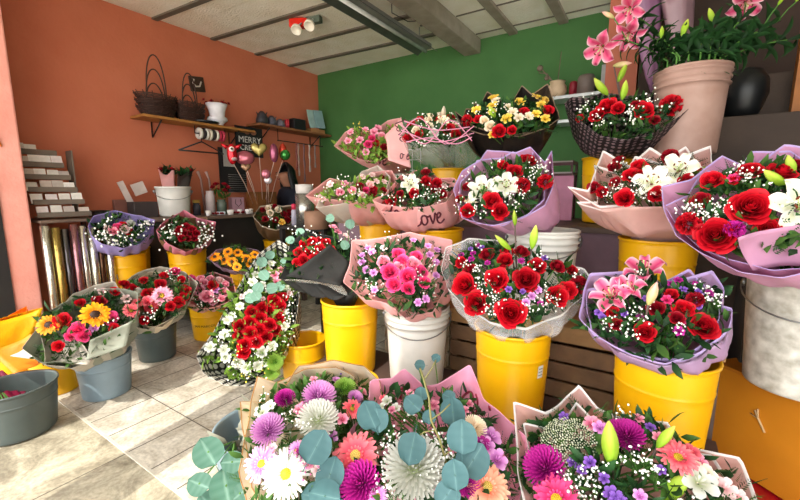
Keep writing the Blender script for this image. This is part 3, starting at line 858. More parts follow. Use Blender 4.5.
p = PZ(443, 27, 2.70); tag(m.build('ceiling_rose', mat('aged_white', '#b4ab9a', .5), None, loc=(-1.925, p.y+.12, 2.80)), 'round white junction cap beside the concrete beam', 'ceiling rose')
c = MB(); pts = [PZ(431, 14, 2.83), PZ(431, 25, 2.78), PZ(436, 27, 2.80)]
c.tube([V((-2.02, 3.0, 2.85)), V((-2.03, 3.02, 2.74)), V((-1.98, 3.2, 2.72)), V((-1.925, 3.45, 2.80))], .004, 5)
tag(c.build('cable', INK, None), 'thin black cable drooping beside the beam', 'cable')
c = MB(); c.tube([(-3.69, .50, 2.75), (-3.685, .58, 2.4), (-3.688, .62, 2.1), (-3.685, .72, 1.85), (-3.69, .80, 1.5)], .006, 6)
c.tube([(-3.69, .52, 2.75), (-3.68, .62, 2.45), (-3.688, .66, 2.0), (-3.685, .74, 1.7)], .004, 6)
tag(c.build('cable', mat('orange_cable', '#d8742a', .5), None), 'orange cable hanging down the pink column', 'cable')

# ------------------------------------------------------------------ wall shelves
SHW = mat('shelf_wood', '#b07a3c', .6, col2='#976430', scale=10)
def wshelf(x, y0, y1, z, d, label, m=SHW):
    e = empty('wall_shelf', (x, (y0+y1)/2, z), label, 'shelf')
    b = MB(); b.box((0, 0, -.012), (d, y1-y0, .024)); b.build('board', m, e, smooth=False, bevel=.002)
    for y in (-(y1-y0)*.35, (y1-y0)*.35):
        b = MB(); b.tube([(-d/2+.01, y, -.028), (-d/2+.01, y, -.17), (d*.3, y, -.03)], .007, 5); b.build('bracket', mat('bracket_black', '#1c1a1a', .5), e)
    return e
wshelf(-4.03, 1.80, 2.98, 1.90, .25, 'wooden wall shelf carrying the dark wicker baskets and white vase')
wshelf(-4.03, 3.05, 4.26, 2.0, .25, 'dark wooden wall shelf in the corner holding craft supplies', mat('shelf_wood_dark', '#8a5a38', .6))
WIC = mat('dark_wicker', '#35221c', .6, col2='#4d332a', scale=60)
def basket(x, y, z, r, h, hh, k, label, group):
    e = empty('wicker_basket', (x, y, z), label, 'basket', group); b = MB()
    for j in range(int(h/.012)+1):
        zz = j*.012+.006; rr = r*(.78+.3*zz/h)
        pts = [((rr+.003*math.sin(9*a+j*PI))*math.cos(a)*.62, (rr+.003*math.sin(9*a+j*PI))*math.sin(a), zz) for a in [2*PI*q/36 for q in range(37)]]
        b.tube(pts, .0055, 4, cap=False)
    b.box((0, 0, .004), (r*.8, r*1.3, .006))
    for q in range(14):
        a = 2*PI*q/14; b.tube([(r*.78*.62*math.cos(a), r*.78*math.sin(a), 0), (r*1.1*.62*math.cos(a), r*1.1*math.sin(a), h+.02)], .004, 4)
    b.build('body', WIC, e)
    c = MB(); w = r*.50
    c.tube([(0.02*k, w*math.cos(a), h*.8+(hh)*math.sin(a)**.8) for a in [PI*q/20 for q in range(21)]], .006, 6); c.build('handle', WIC, e)
bl = ['dark wicker basket at the bottom of the taller stack on the wall shelf', 'middle dark wicker basket of the taller stack on the wall shelf', 'dark wicker basket on top of the taller stack, with the highest handle']
for k in range(3): basket(-4.03, 1.985, 1.903+k*.058, .165+.004*k, .08, .25+.065*k, k-1, bl[k], 'wicker baskets on the wall shelf')
bl = ['lowest dark wicker basket of the smaller stack beside the wall picture', 'middle dark wicker basket of the smaller stack beside the wall picture', 'topmost dark wicker basket of the smaller stack beside the wall picture']
for k in range(3): basket(-4.03, 2.30, 1.903+k*.052, .138+.004*k, .075, .21+.05*k, k-1, bl[k], 'wicker baskets on the wall shelf')
# picture
e = empty('wall_picture', (-4.15, 2.47, 2.33), 'small dark framed picture with a pale scroll on the orange wall', 'picture')
b = MB(); b.box((0, 0, 0), (.02, .16, .15), mi=0, M=Matrix.Rotation(.12, 3, 'X')); b.build('frame', mat('picture_dark', '#3b2a20', .5), e, smooth=False, bevel=.004)
b = MB(); b.tube([(.014, -.04, .04), (.014, -.05, 0), (.014, -.02, -.03), (.014, .02, -.02), (.014, .04, .03)], .008, 6); b.build('scroll', mat('scroll_white', '#d8d0c4', .4), e)
# vase with red berries
p = PX(209, 118, -4.0)
e = empty('vase', (-4.0, 2.58, 1.903), 'white footed vase of small red flowers on the wall shelf', 'vase')
b = MB(); b.lathe([(.001, 0), (.05, 0), (.045, .015), (.06, .03), (.085, .05), (.08, .07), (.062, .08), (.068, .13), (.09, .185), (.085, .185), (.06, .12), (.001, .1)], 32, M=Matrix.Scale(1.22, 3)); b.build('body', mat('white_ceramic', '#e6e4ea', .25), e)
b = MB()
for k in range(14):
    a = rnd.uniform(0, 6); r = rnd.uniform(.02, .12); q = V((r*math.cos(a), r*math.sin(a), .235+rnd.uniform(-.01, .05))); b.tube([(0, 0, .12), q], .003, 4)
b.build('twig', mat('twig_brown', '#57402c', .7), e)
for k in range(7):
    a = k*.9; flower('rose', 'dred', e, V((.11*math.cos(a), .13*math.sin(a), .235+.01*(k % 3))), (math.cos(a), math.sin(a), 1), .022)
m = MB(); m.lathe([(.001, 0), (.13, 0), (.15, .022), (.145, .025), (.12, .008), (.001, .006)], 32)
tag(m.build('tray', mat('black_plastic', '#15171a'), None, loc=(-4.02, 2.44, 1.903)), 'flat black tray lying between the baskets and the white vase', 'tray')
# spools hanging under shelf one
for k, cc in enumerate(['#d8d4cc', '#2a2426', '#ded8cc', '#d9d0c0', '#2a2426', '#e0dacc', '#b02440', '#c23a50']):
    b = MB(); b.lathe([(.026, -.012), (.058, -.012), (.06, 0), (.058, .012), (.026, .012), (.026, -.012)], 20, M=Matrix.Rotation(PI/2, 3, 'X'), capb=False)
    tag(b.build('ribbon_spool', mat('spool_'+cc[1:], cc, .6), None, loc=(-3.99, 2.36+k*.036, 1.80)), 'ribbon roll in the row hanging under the wooden wall shelf', 'ribbon', 'ribbon rolls hung under the wall shelf')
b = MB(); b.tube([(-4.0, 2.32, 1.80), (-4.0, 2.66, 1.80)], .006, 6); b.tube([(-4.0, 2.32, 1.80), (-4.0, 2.32, 1.878)], .005, 6); b.tube([(-4.0, 2.66, 1.80), (-4.0, 2.66, 1.878)], .005, 6)
tag(b.build('ribbon_rod', INK, None), 'black rod under the wall shelf that holds the ribbon rolls', 'rod')
b = MB(); b.tube([(0, -.24, -.12), (0, 0, -.015), (0, .24, -.12), (0, -.24, -.12)], .008, 6); b.tube([(0, 0, -.015), (0, 0, .02), (0, .02, .04), (0, 0, .06), (0, -.015, .045)], .004, 6)
tag(b.build('clothes_hanger', mat('black_plastic', '#15171a'), None, loc=(-3.96, 2.36, 1.73)), 'black plastic clothes hanger under the wooden wall shelf', 'hanger')
# craft supplies in the corner shelf
def supply(nm, y, w, h, colr, label, kind='box', x=-4.0, z=2.003, grp='craft supplies on the corner shelf'):
    b = MB()
    if kind == 'box': b.box((0, 0, h/2), (.1, w, h))
    elif kind == 'lump':
        b.lathe([(.001, 0), (w*.5, 0), (w*.55, h*.3), (w*.4, h*.75), (w*.15, h), (.001, h)], 14)
        for k in range(5): b.tube([(w*.3*math.cos(k), w*.3*math.sin(k), h*.5), (w*.5*math.cos(k+.5), w*.5*math.sin(k+.5), h*.9)], .006, 5)
    else: b.lathe([(.001, 0), (w/2, 0), (w/2, h), (w*.2, h), (.001, h*.95)], 18)
    tag(b.build(nm, mat('sup_'+colr[1:], colr, .5), None, smooth=(kind != 'box'), loc=(x, y, z), bevel=.004 if kind == 'box' else 0), label, nm.replace('_', ' '), grp)
supply('bag', 3.16, .13, .15, '#2f2f35', 'dark bag leaning at the start of the corner shelf', 'lump')
supply('bag', 3.30, .12, .12, '#4a4a55', 'grey plastic bag on the corner shelf beside the dark bag', 'lump')
supply('bag', 3.43, .12, .10, '#6a6570', 'pale grey plastic bag on the corner shelf', 'lump')
supply('ball', 3.54, .06, .11, '#c23440', 'small red pot on the corner shelf', 'cyl')
supply('box', 3.72, .20, .14, '#17171b', 'black box on the corner shelf below the pale blue cards')
for k, (dy, cc) in enumerate(((0, '#a9c6c2'), (.07, '#8fb0b4'))):
    b = MB(); b.box((0, 0, .12), (.01, .17, .24), M=Matrix.Rotation(-.15, 3, 'Y') @ Matrix.Rotation(.1, 3, 'X'))
    b.build  # leaning card
    tag(b.build('card', mat('card_'+cc[1:], cc, .6), None, smooth=False, loc=(-4.0+.05*k, 4.0+dy, 2.07)), ['pale blue printed card standing on the wooden block in the corner', 'blue grey card behind the pale blue card in the corner'][k], 'card', 'cards in the corner')
supply('wooden_block', 4.05, .26, .055, '#a8784a', 'light wooden block under the pale blue cards', 'box')
# ------------------------------------------------------------------ buckets (rim centre in the photo, rim height)
bucket('F', 665, 352, .67, .295, .375, 'yellow', 'yellow bucket of the pink lily bouquet, next to the orange box', 'yellow buckets')
bucket('G', 513, 325, .67, .295, .375, 'yellow', 'yellow bucket with a small sticker holding the big red roses', 'yellow buckets', sticker=(.86, .62, .03, .05))
bucket('L', 417, 304, .67, .30, .37, 'white', 'white bucket with ribbed rim holding the hot pink roses', 'white buckets', ribs=3, bail=True)
bucket('M', 350, 298, .67, .285, .375, 'yellow', 'yellow bucket behind the lying rose arrangement, holding the black papered bouquet', 'yellow buckets')
bucket('D', 658, 238, 1.0, .30, .375, 'yellow', 'yellow bucket on the plank shelf holding roses with white lilies', 'yellow buckets', text=('colag. de:', .10, .10, .05))
bucket('P', 543, 229, 1.03, .31, .40, 'white', 'white bucket on the plank shelf under the lilac lily bouquet', 'white buckets', ribs=3, bail=True)
bucket('Q', 436, 228, 1.0, .30, .375, 'yellow', 'yellow bucket under the pink love paper bouquet with red roses', 'yellow buckets')
bucket('R', 380, 222, 1.0, .28, .375, 'yellow', 'yellow bucket under the plain blush paper bouquet', 'yellow buckets')
bucket('T', 450, 169, 1.36, .24, .335, 'yellow', 'yellow bucket on the top shelf under the clear netted bouquet', 'yellow buckets', pos=(-1.2, 2.5, 1.36))
bucket('U', 508, 164, 1.36, .24, .335, 'dgrey', 'dark bucket on the top shelf under the black papered bouquet', pos=(-.76, 2.42, 1.36))
bucket('S', 385, 168, 1.34, .22, .315, 'white', 'white bucket at the end of the top shelf under the standing love paper', pos=(-1.66, 2.55, 1.34))
bucket('E', 613, 157, 1.395, .29, .37, 'yellow', 'yellow bucket on the top shelf under the black lace bouquet', 'yellow buckets', pos=(-.22, 2.56, 1.395))
bucket('A', 690, 79, 1.775, .30, PY(691, 80, 2.40).z-1.335, 'pinkw', 'tall pinkish white bucket of lilies standing on the stair step', ribs=3, pos=tuple(PY(691, 80, 2.40)))
bucket('C', 803, 268, .92, .33, .385, 'dwhite', 'weathered white bucket standing on the orange box', 'white buckets', ribs=0, bail=True, pos=(.47, 1.80, .92))
bucket('O', 303, 338, .38, .25, .36, 'yellow', 'empty yellow bucket on the floor beside the lying rose arrangement', 'yellow buckets', pos=tuple(PZ(303, 338, .38)), tilt=None)
bucket('O2', 374, 374, .40, .24, .38, 'yellow', 'empty yellow bucket on the floor just behind the front pink paper', 'yellow buckets', pos=(-1.03, 1.20, .40))
bucket('K', 262, 424, .33, .34, .33, 'grey', 'blue grey bucket on the sunny tiles holding withered leaves', 'grey buckets')
bucket('J', 315, 440, .34, .28, .33, 'dgrey', 'dark bucket hidden under the kraft paper chrysanthemum bouquet', pos=(-.85, .98, .33))
bucket('I', 425, 455, .34, .28, .33, 'dgrey', 'dark bucket hidden under the pink paper eucalyptus bouquet', pos=(-.50, 1.04, .33))
bucket('H', 635, 465, .34, .28, .36, 'dgrey', 'dark bucket hidden under the white edged lily bud bouquet', pos=(-.02, 1.18, .36))
# left, on the floor
bucket('b28', 14, 384, .25, .33, .25, 'dgrey', 'dark grey tub on the sunny floor below the pink column', 'grey buckets')
bucket('V1', 103, 353, .25, .28, .25, 'grey', 'blue grey bucket holding the sunflower and red rose bouquet', 'grey buckets')
bucket('V2', 155, 324, .25, .27, .25, 'dgrey', 'dark grey bucket behind the sunflower bouquet bucket', 'grey buckets')
bucket('V3', 208, 304, .28, .285, .28, 'yellow', 'yellow bucket on the floor holding pale pink roses', 'yellow buckets', text=('SAN MARCOS, JAL.', -.1, .13, .026))
bucket('V0', 55, 357, .25, .25, .25, 'yellow', 'yellow bucket squeezed between the two grey buckets', 'yellow buckets', pos=(-2.98, .74, .25))
bucket('Y0', 14, 325, .3, .28, .3, 'yellow', 'yellow bucket of yellow paper cones at the foot of the column', 'yellow buckets', pos=(-3.36, .62, .33))
bucket('V4', 245, 268, .57, .24, .27, 'yellow', 'yellow bucket on a crate holding the sunflowers', 'yellow buckets')
bucket('W1', 125, 253, .70, .30, .38, 'yellow', 'yellow bucket under the lavender paper bouquet by the orange wall', 'yellow buckets', sticker=(-.55, .55, .03, .04))
bucket('W2', 187, 250, .70, .30, .38, 'yellow', 'yellow bucket under the pink paper bouquet with a dense red centre', 'yellow buckets')
bucket('W3', 276, 237, .70, .30, .38, 'yellow', 'yellow bucket under the little kraft and net bouquet', 'yellow buckets', pos=(-3.33, 2.76, .70))
bucket('W0', 88, 255, .70, .26, .38, 'yellow', 'yellow bucket half hidden by the foil rolls', 'yellow buckets', pos=(-3.93, 1.62, .70))
bucket('X', 173, 188, 1.25, .29, .275, 'white', 'white bucket on the counter holding two wrapped roses bunches', 'white buckets', ribs=0, bail=True, pos=tuple(PX(173, 188, -3.80)))
shelf('bench', -4.13, -3.16, 1.345, 3.0, .318, .03, DW, 'low dark bench along the orange wall under the yellow buckets', 1, cat='bench')
crate(BK['V4']['p'].x, BK['V4']['p'].y, 0, .34, .30, .297, CR, 'brown wooden crate under the yellow bucket of sunflowers', None)

PP = dict(pink=paper('blush_paper', '#f0b6b4', .55), pink2=paper('pink_paper', '#f8b2cc', .5), lilac=paper('lilac_paper', '#d8a2c2', .45, .35), lav=paper('lavender_paper', '#b3a3dc', .5, .35), kraft=paper('kraft_paper', '#f6e9d2', .6, .35),
          black=paper('black_paper', '#1b1716', .45, .04, col2='#26201c'), olive=paper('black_olive_paper', '#12110f', .8, .02, col2='#181713'), grey=paper('grey_paper', '#9fa392', .55), white=paper('white_paper', '#e6dfd6', .5, .35), purp=paper('pale_purple_paper', '#bfa0b8', .5, .35, alpha=.9),
          blushc=paper('milky_blush_film', '#efc9c2', .4, .35, alpha=.78), mist=paper('milky_lilac_film', '#d0aed2', .35, .35, alpha=.78), pk3=paper('faded_pink_paper', '#e58fa2', .55), yel=paper('yellow_paper', '#efc60c', .4, .35, col2='#f5b712'), edge=paper('white_paper_edge', '#f6efec', .5, .25),
          hearts=paper('heart_print_paper', '#2d2b29', .55, .1, 'hearts', '#e8e4da'), lace=paper('black_lace_mesh', '#1c1416', .6, .1, 'lace', '#8d7678'), news=paper('crumpled_white_paper', '#d5cfc2', .6, .3, col2='#c0b8aa', bumpy=.8), dkr=paper('dark_kraft_paper', '#8d6a48', .6), goldk=paper('gold_kraft_edge', '#b98a52', .5),
          mauve=paper('mauve_film', '#bd8fa8', .35, .35, alpha=.85))
CL = clear(a=.13); CLN = clear('dusty_cellophane', .35, '#d8d4c8')
PLUM = mat('plum_ink', '#5a1f2c', .5); MAR = mat('maroon_ink', '#8c1c38', .4)
RB = 'bouquets on the display tiers'

bouquet('G', 'bouquet of large red roses in clear film with three tall green lily buds', 'G',
    [(441,270),(446,247),(468,238),(498,240),(528,250),(556,262),(584,268),(591,279),(586,294),(560,315),(525,328),(490,322),(462,304),(448,288)], 1.5, CL, M=(515,279), tilt=42, gcol='dots',
    border=paper('film_edge', '#f4f1ec', .3, .3, alpha=.6), bw=.006, neck=tuple(BK['G']['p']+V((0,0,-.01))),
    flowers=[('rose','red',464,285,27),('rose','red',476,303,27),('rose','red',496,280,26),('rose','red',511,313,31),('rose','red',526,279,26),('rose','red',537,266,19),('rose','red',558,296,23),('rose','red',568,290,19),('rose','red',505,260,18),('rose','red',461,262,15),('rose','red',507,252,15),('carnation','dred',578,285,18),('rose','red',572,270,12),
     ('star','lil',532,296,9),('star','lil',526,302,9),('star','lil',538,290,9),
     ('bud','bud',532,249,(536,225),{'foot':(522,290)}),('bud','bud',515,226,(514,210),{'w':.9,'foot':(517,285)}),('bud','bud',511,250,(495,235),{'foot':(516,285),'w':.8})],
    gyp=[(488,290),(493,297),(500,300),(489,300),(485,282),(545,300),(551,302),(540,305),(533,308),(548,292),(555,305),(472,270),(476,268),(482,286),(528,312)], gypn=16, foliage=240, ftype='mix', dome=.34, fill=[('rose','dred',4,.032),('star','mag',7,.016),('star','purp',5,.015)])
bouquet('F', 'bouquet with open pink lilies and red roses in lilac edged film', 'F',
    [(579,318),(583,292),(590,273),(615,272),(640,268),(660,282),(682,279),(713,270),(724,290),(722,305),(733,308),(728,330),(700,352),(665,364),(630,354),(600,338)], 1.22, PP['mist'], M=(655,312), tilt=42,
    border=paper('lilac_edge', '#c8aee0', .5, .3), bw=.012, inner=PP['mauve'], inner_shift=.25,
    flowers=[('lily','lpink',645,272,46,{'face':.2}),('lily','lpink',612,294,44,{'face':.9}),('lily','lpink',630,288,34),('rose','red',645,332,21),('rose','red',704,327,26),('rose','red',684,309,20),('rose','dred',616,324,14),('rose','red',612,312,14),('rose','red',672,294,13),('star','mag',679,331,11),('star','hot',667,300,12),('star','mag',640,318,9),('carnation','dred',695,300,16),
     ('bud','pbud',648,305,(657,282),{'foot':(645,325),'w':1.1,'dt':-.06}),('star','hot',682,322,8),('star','purp',698,306,9),('rose','dred',677,318,14)],
    gyp=[(707,295),(712,298),(702,292),(632,317),(636,321),(628,313),(610,325),(700,300),(716,303),(622,330)], gypn=10, foliage=220, dome=.36, fill=[('star','purp',6,.015),('star','mag',4,.016),('rose','dred',2,.03)])
bouquet('L', 'bouquet of hot pink roses in blush paper on the ribbed white bucket', 'L',
    [(343,282),(350,262),(352,240),(380,238),(410,232),(452,240),(452,268),(444,292),(432,312),(405,318),(385,302),(365,300)], 1.75, PP['pink'], M=(400,274), tilt=44,
    flowers=[('rose','hot',390,272,19),('rose','hot',402,262,18),('rose','pink',412,264,18),('rose','hot',420,272,17),('rose','hot',408,276,19),('rose','hot',394,284,17),('rose','pink',384,262,16),('rose','hot',398,254,15),('rose','hot',416,256,14),('rose','hot',424,282,14),('rose','hot',408,288,14),('rose','pink',398,268,15),
     ('star','lil',366,270,10),('star','lil',362,262,10),('star','lil',430,255,10),('star','lil',436,262,9),('star','lil',372,252,10),('star','pale',384,248,9),('star','lil',428,246,9)],
    fill=[('star','lil',9,.022)], gyp=[(432,268),(428,290),(368,284),(376,290)], gypn=8, foliage=220, ftype='mix', dome=.3)
bouquet('M', 'bouquet of red roses with eucalyptus in a black paper collar', None,
    [(286,262),(290,242),(305,232),(330,236),(352,245),(349,262),(340,275),(318,284),(300,283),(280,278)], 1.95, PP['olive'], M=(318,262), tilt=50, neck=tuple(BK['M']['p']+V((-.03,0,.03))), foot=tuple(BK['M']['base']+V((0,0,.03))), rn=1,
    flowers=[('rose','red',303,260,13),('rose','red',298,252,11),('rose','red',309,253,12),('rose','red',304,244,11),('rose','red',315,258,12),('rose','red',320,249,12),('rose','red',326,242,11),('rose','red',312,241,11),('rose','red',331,250,11),('rose','red',297,262,10),('rose','red',326,257,11),('rose','red',319,240,10),
     ('star','pink',338,232,11),('star','pink',333,227,11),('star','pale',346,236,10),('euc','peuc',300,232,9,{'dt':.05}),('euc','peuc',345,245,10,{'dt':.05}),('euc','peuc',330,218,9,{'dt':.1}),('euc','peuc',290,240,9,{'dt':.05}),('euc','peuc',350,224,10,{'dt':.1})],
    gyp=[(296,236),(307,232),(340,242),(352,238),(348,228)], foliage=140, dome=.45, cup=.1, gypn=5)
bouquet('D', 'bouquet of white lilies and red roses in white edged blush paper', 'D',
    [(566,186),(588,190),(603,150),(630,166),(650,147),(672,160),(710,146),(714,170),(722,184),(708,197),(690,206),(660,212),(628,204),(600,206),(585,198)], 1.5, PP['blushc'], M=(652,182), tilt=46,
    border=PP['edge'], bw=.012, inner=PP['blushc'], inner_shift=.3, fillr=.68, folr=.08,
    flowers=[('lily','lwhite',652,180,36,{'face':1}),('lily','lwhite',678,168,36,{'face':1}),('rose','red',639,166,17),('rose','red',631,175,17),('rose','red',624,198,20),('rose','dred',615,182,12),('carnation','dred',670,157,16),('rose','red',688,183,20),('rose','red',657,194,17),('rose','red',695,166,12),('carnation','red',602,192,13),('rose','red',640,174,12),
     ('bud','bud',692,172,(713,168),{'foot':(660,190),'w':1.2})], fill=[('rose','dred',3,.03)],
    gyp=[(609,196),(613,192),(641,184),(637,188),(620,185),(640,196),(648,196)], gypn=5, foliage=170, ftype='fern', dome=.34)
bouquet('C', 'large lilac wrapped bouquet at the edge with one big red rose and white lily', None,
    [(661,186),(690,180),(722,155),(750,168),(785,144),(830,150),(860,190),(850,235),(820,268),(780,278),(740,272),(700,252),(676,236),(664,210)], 1.15, PP['lilac'], M=(755,205), tilt=48, side=-8, neck=tuple(BK['C']['p']+V((-.05,-.03,.02))), foot=tuple(BK['C']['base']+V((0,0,.03))), rn=1,
    border=paper('lilac_edge', '#c8aee0', .5, .3), bw=.006, inner=PP['lilac'], inner_shift=.3, cup=.12, fillr=.62, folr=.06,
    flowers=[('rose','red',751,207,38),('rose','red',716,235,38),('carnation','red',689,224,24),('rose','red',768,229,24),('rose','dred',700,200,20),('carnation','mag',734,230,18),('lily','lwhite',800,204,58,{'face':1}),('rose','dred',797,165,16),('rose','red',733,180,12),
     ('bud','bud',786,186,(764,170),{'foot':(775,215),'dt':-.04}),('bud','bud',793,175,(788,155),{'foot':(780,205),'dt':-.04,'w':1.2}),('star','hot',733,178,12)],
    fill=[('rose','red',3,.04)], gyp=[(695,212),(700,216),(690,208),(705,210),(712,214),(740,172),(748,176),(735,168),(745,182),(686,213),(708,220),(735,218),(730,210),(722,206),(757,180)], gypn=4, foliage=200, dome=.38, fsize=.055)
bouquet('P', 'bouquet of white lilies and red roses in lilac paper above the white bucket', None,
    [(453,190),(462,170),(480,160),(487,150),(515,152),(530,147),(545,162),(552,150),(553,185),(545,205),(522,218),(490,226),(462,218)], 1.6, PP['lilac'], M=(505,190), tilt=46, neck=tuple(BK['P']['p']+V((-.03,0,.02))), foot=tuple(BK['P']['base']+V((0,0,.03))), rn=1,
    border=paper('lilac_edge', '#c8aee0', .5, .3), bw=.006, inner=PP['mauve'], inner_shift=.25, fillr=.7, folr=.08,
    flowers=[('rose','red',528,160,19),('rose','red',514,172,19),('rose','red',503,165,13),('rose','red',492,201,20),('rose','red',500,211,18),('rose','red',467,211,16),('carnation','red',545,182,16),('carnation','red',522,186,16),('lily','lwhite',483,189,33,{'face':.9}),('lily','lwhite',506,184,28,{'face':1}),('rose','dred',460,199,10),('rose','dred',466,187,10),
     ('bud','bud',495,190,(494,177),{'foot':(497,200)}),('bud','cream',464,201,(479,202),{'foot':(490,210)})],
    gyp=[(536,168),(540,172),(533,175),(545,170),(530,180),(458,207),(463,203),(480,212),(476,207),(510,200),(513,206),(538,164),(520,196)], gypn=4, foliage=150, dome=.32)
bouquet('Q', 'bouquet of red roses and a white lily in pink love paper', None,
    [(372,200),(385,194),(400,176),(427,167),(440,180),(462,184),(468,194),(454,190),(446,202),(424,207),(400,207),(382,204)], 1.95, PP['pink'], M=(420,190), tilt=50, inner=PP['pink'], inner_shift=.3, iscale=.93, neck=tuple(BK['Q']['p']+V((-.03,0,.0))), foot=tuple(BK['Q']['base']+V((0,0,.03))), rn=1,
    flowers=[('lily','lwhite',411,183,22,{'face':.9}),('rose','red',426,181,12),('rose','red',437,183,12),('rose','red',414,193,11),('rose','red',380,200,10),('rose','red',391,201,13),('rose','dred',400,194,9),('star','pale',444,186,8),('bud','bud',406,198,(400,190),{'w':1.2})],
    fill=[('rose','dred',3,.025)], gyp=[(428,192),(433,196),(438,190),(422,196),(400,200),(442,193)], gypn=6, foliage=130, dome=.3, strokes=word(LOVE, 413, 227, 33, 22, -8)+word(LOVE, 388, 214, 20, 14, 18), ink=(PLUM, .005), bulge=.06)
bouquet('R', 'bouquet of small pink roses in plain blush paper beside the love papers', None,
    [(305,196),(318,186),(330,178),(352,183),(372,172),(392,170),(400,186),(390,197),(374,204),(350,201),(328,199)], 2.2, PP['pink'], M=(352,189), tilt=50, neck=tuple(BK['R']['p']+V((-.04,0,.0))), foot=tuple(BK['R']['base']+V((0,0,.03))), rn=1, bulge=.06,
    inner=PP['white'], inner_shift=.35,
    flowers=[('star','pink',345,184,9),('rose','pink',352,190,9),('rose','dred',360,186,9),('rose','hot',366,190,8),('rose','pale',370,184,9),('rose','red',374,189,8),('rose','pink',340,192,9),('rose','pale',362,195,8),('star','light' if False else 'pale',322,198,11)],
    fill=[('star','pale',5,.025),('rose','dred',3,.022)], gyp=[(322,197),(325,192)], gypn=5, foliage=150, fcol='light', dome=.28)
bouquet('S', 'bouquet of pink and red blooms with upright love paper before the green wall', 'S',
    [(334,146),(345,132),(352,128),(372,132),(388,120),(400,118),(402,128),(398,150),(380,162),(362,160),(345,152)], 2.6, PP['pink'], M=(370,142), tilt=55,
    flowers=[('star','pink',374,132,10),('star','pink',360,140,9),('rose','hot',368,144,9),('rose','red',376,143,8),('rose','pink',382,136,9),('rose','dred',384,147,8),('star','pink',378,128,9),('rose','hot',372,138,8)],
    fill=[('star','pink',5,.03)], gypn=4, gcol='ydots', foliage=140, fcol='light', dome=.32, strokes=word(LOVE, 366, 162, 22, 15, 10), ink=(PLUM, .0055))
bouquet('T', 'clear wrapped bouquet with pink net on the top shelf', 'T',
    [(399,132),(404,122),(420,116),(438,114),(456,118),(470,126),(474,136),(462,142),(440,145),(418,144),(404,140)], 2.25, CL, M=(437,131), tilt=40, rn=.8, bulge=.05,
    flowers=[('rose','red',448,129,15),('rose','red',440,120,11),('rose','red',408,138,12),('rose','red',456,134,12),('rose','cream',428,126,12),('rose','red',420,119,9),('lily','cream',443,121,15),('rose','white',434,133,11),('rose','cream',416,130,10),('bud','cream',443,118,(444,106),{'w':1.3})],
    fill=[('rose','cream',5,.03),('rose','red',4,.03)], gypn=14, foliage=240, dome=.35)
bouquet('U', 'bouquet of yellow blooms and red carnations in large black papers', 'U',
    [(455,111),(461,124),(466,108),(478,110),(487,91),(505,103),(524,100),(548,83),(555,104),(560,118),(545,128),(520,136),(495,133),(474,126)], 2.05, PP['black'], M=(510,118), tilt=46, border=paper('tan_paper_edge', '#8d7660', .5), bw=.007, cup=.5, inner=PP['black'], inner_shift=.4, rn=.8,
    flowers=[('carnation','red',467,121,13),('rose','red',499,131,15),('rose','red',524,112,12),('rose','red',548,110,13),('rose','red',478,119,10),('star','yellow',520,102,13),('star','yellow',492,112,10),('star','yellow',541,105,12),('star','yellow',536,114,11),('rose','yellow',545,100,10),('star','cream',508,107,10),('rose','cream',490,126,12),('rose','cream',484,120,10),('star','yellow',492,135,9),('rose','red',512,130,10),
     ('bud','bud',495,118,(489,106),{'w':1.3}),('bud','bud',517,124,(513,114),{'w':1.3})],
    fill=[('star','yellow',6,.035),('star','cream',4,.03)], gypn=6, foliage=180, dome=.22)
bouquet('E', 'bouquet of red roses and green lily buds in black lace mesh', None,
    [(564,104),(572,97),(588,98),(602,92),(625,96),(648,94),(665,90),(685,86),(684,98),(700,100),(680,116),(655,132),(628,140),(600,136),(582,122)], 1.9, PP['lace'], M=(627,112), tilt=45, neck=tuple(BK['E']['p']+V((0,0,-.0))), foot=tuple(BK['E']['base']+V((0,0,.03))), rn=1, bulge=.05,
    flowers=[('rose','red',607,106,20),('rose','red',644,110,20),('carnation','red',671,106,21),('rose','red',597,115,16),('rose','red',580,118,10),('rose','dred',637,105,12),('rose','red',618,108,14),('rose','dred',655,120,10),
     ('bud','bud',622,100,(626,80),{'w':1.1,'foot':(624,125)}),('bud','bud',618,82,(627,62),{'w':.9,'dt':.02,'foot':(624,125)}),('bud','bud',608,95,(594,78),{'foot':(618,120)}),('bud','pbud',613,66,(632,63),{'dt':.02,'foot':(624,120)})],
    gyp=[(592,103),(588,110),(634,112),(628,116),(652,104),(645,102),(665,110),(600,122),(635,122)], gypn=4, gr=.0038, foliage=170, dome=.34)
# front row
bouquet('J', 'bouquet of lilac and white chrysanthemums and daisies in kraft paper', 'J',
    [(246,500),(238,470),(247,430),(250,405),(257,376),(285,386),(298,366),(332,360),(364,366),(380,380),(384,420),(372,470),(345,520),(300,545),(262,535)], 1.14, PP['kraft'], M=(307,448), tilt=30, border=PP['goldk'], bw=.004, inner=PP['kraft'], inner_shift=.3, rn=.7, dome=.42,
    flowers=[('mum','white',318,420,40),('mum','lil',319,397,36),('daisy','white',286,474,42),('daisy','lil',262,464,32),('mum','lil',268,430,32),('mum','mag',285,399,22),('star','coral',320,372,18),('mum','lil',355,398,18),('gerbera','coral',352,409,22),('star','white',262,412,18),('star','white',270,406,14),('daisy','lil',297,451,18,{'disc':'y'}),('star','lil',331,437,16),('star','pink',304,444,12),('mum','gmum',345,388,26),('carnation','mag',303,452,14),('star','pink',310,462,14),('star','pale',318,470,14),
     ('star','pale',272,448,12),('star','lil',336,380,12),('star','purp',350,378,11),('euc','euc',316,447,28,{'a':-35,'dt':.06}),('euc','euc',325,496,26,{'a':60,'dt':.05})],
    fill=[('star','pink',6,.022)], gyp=[(300,465,'pkdots'),(312,468,'pkdots'),(298,417),(300,425),(305,410,'pkdots'),(345,375,'pdots')], gypn=6, foliage=330, fcol='leaf', fsize=.055)
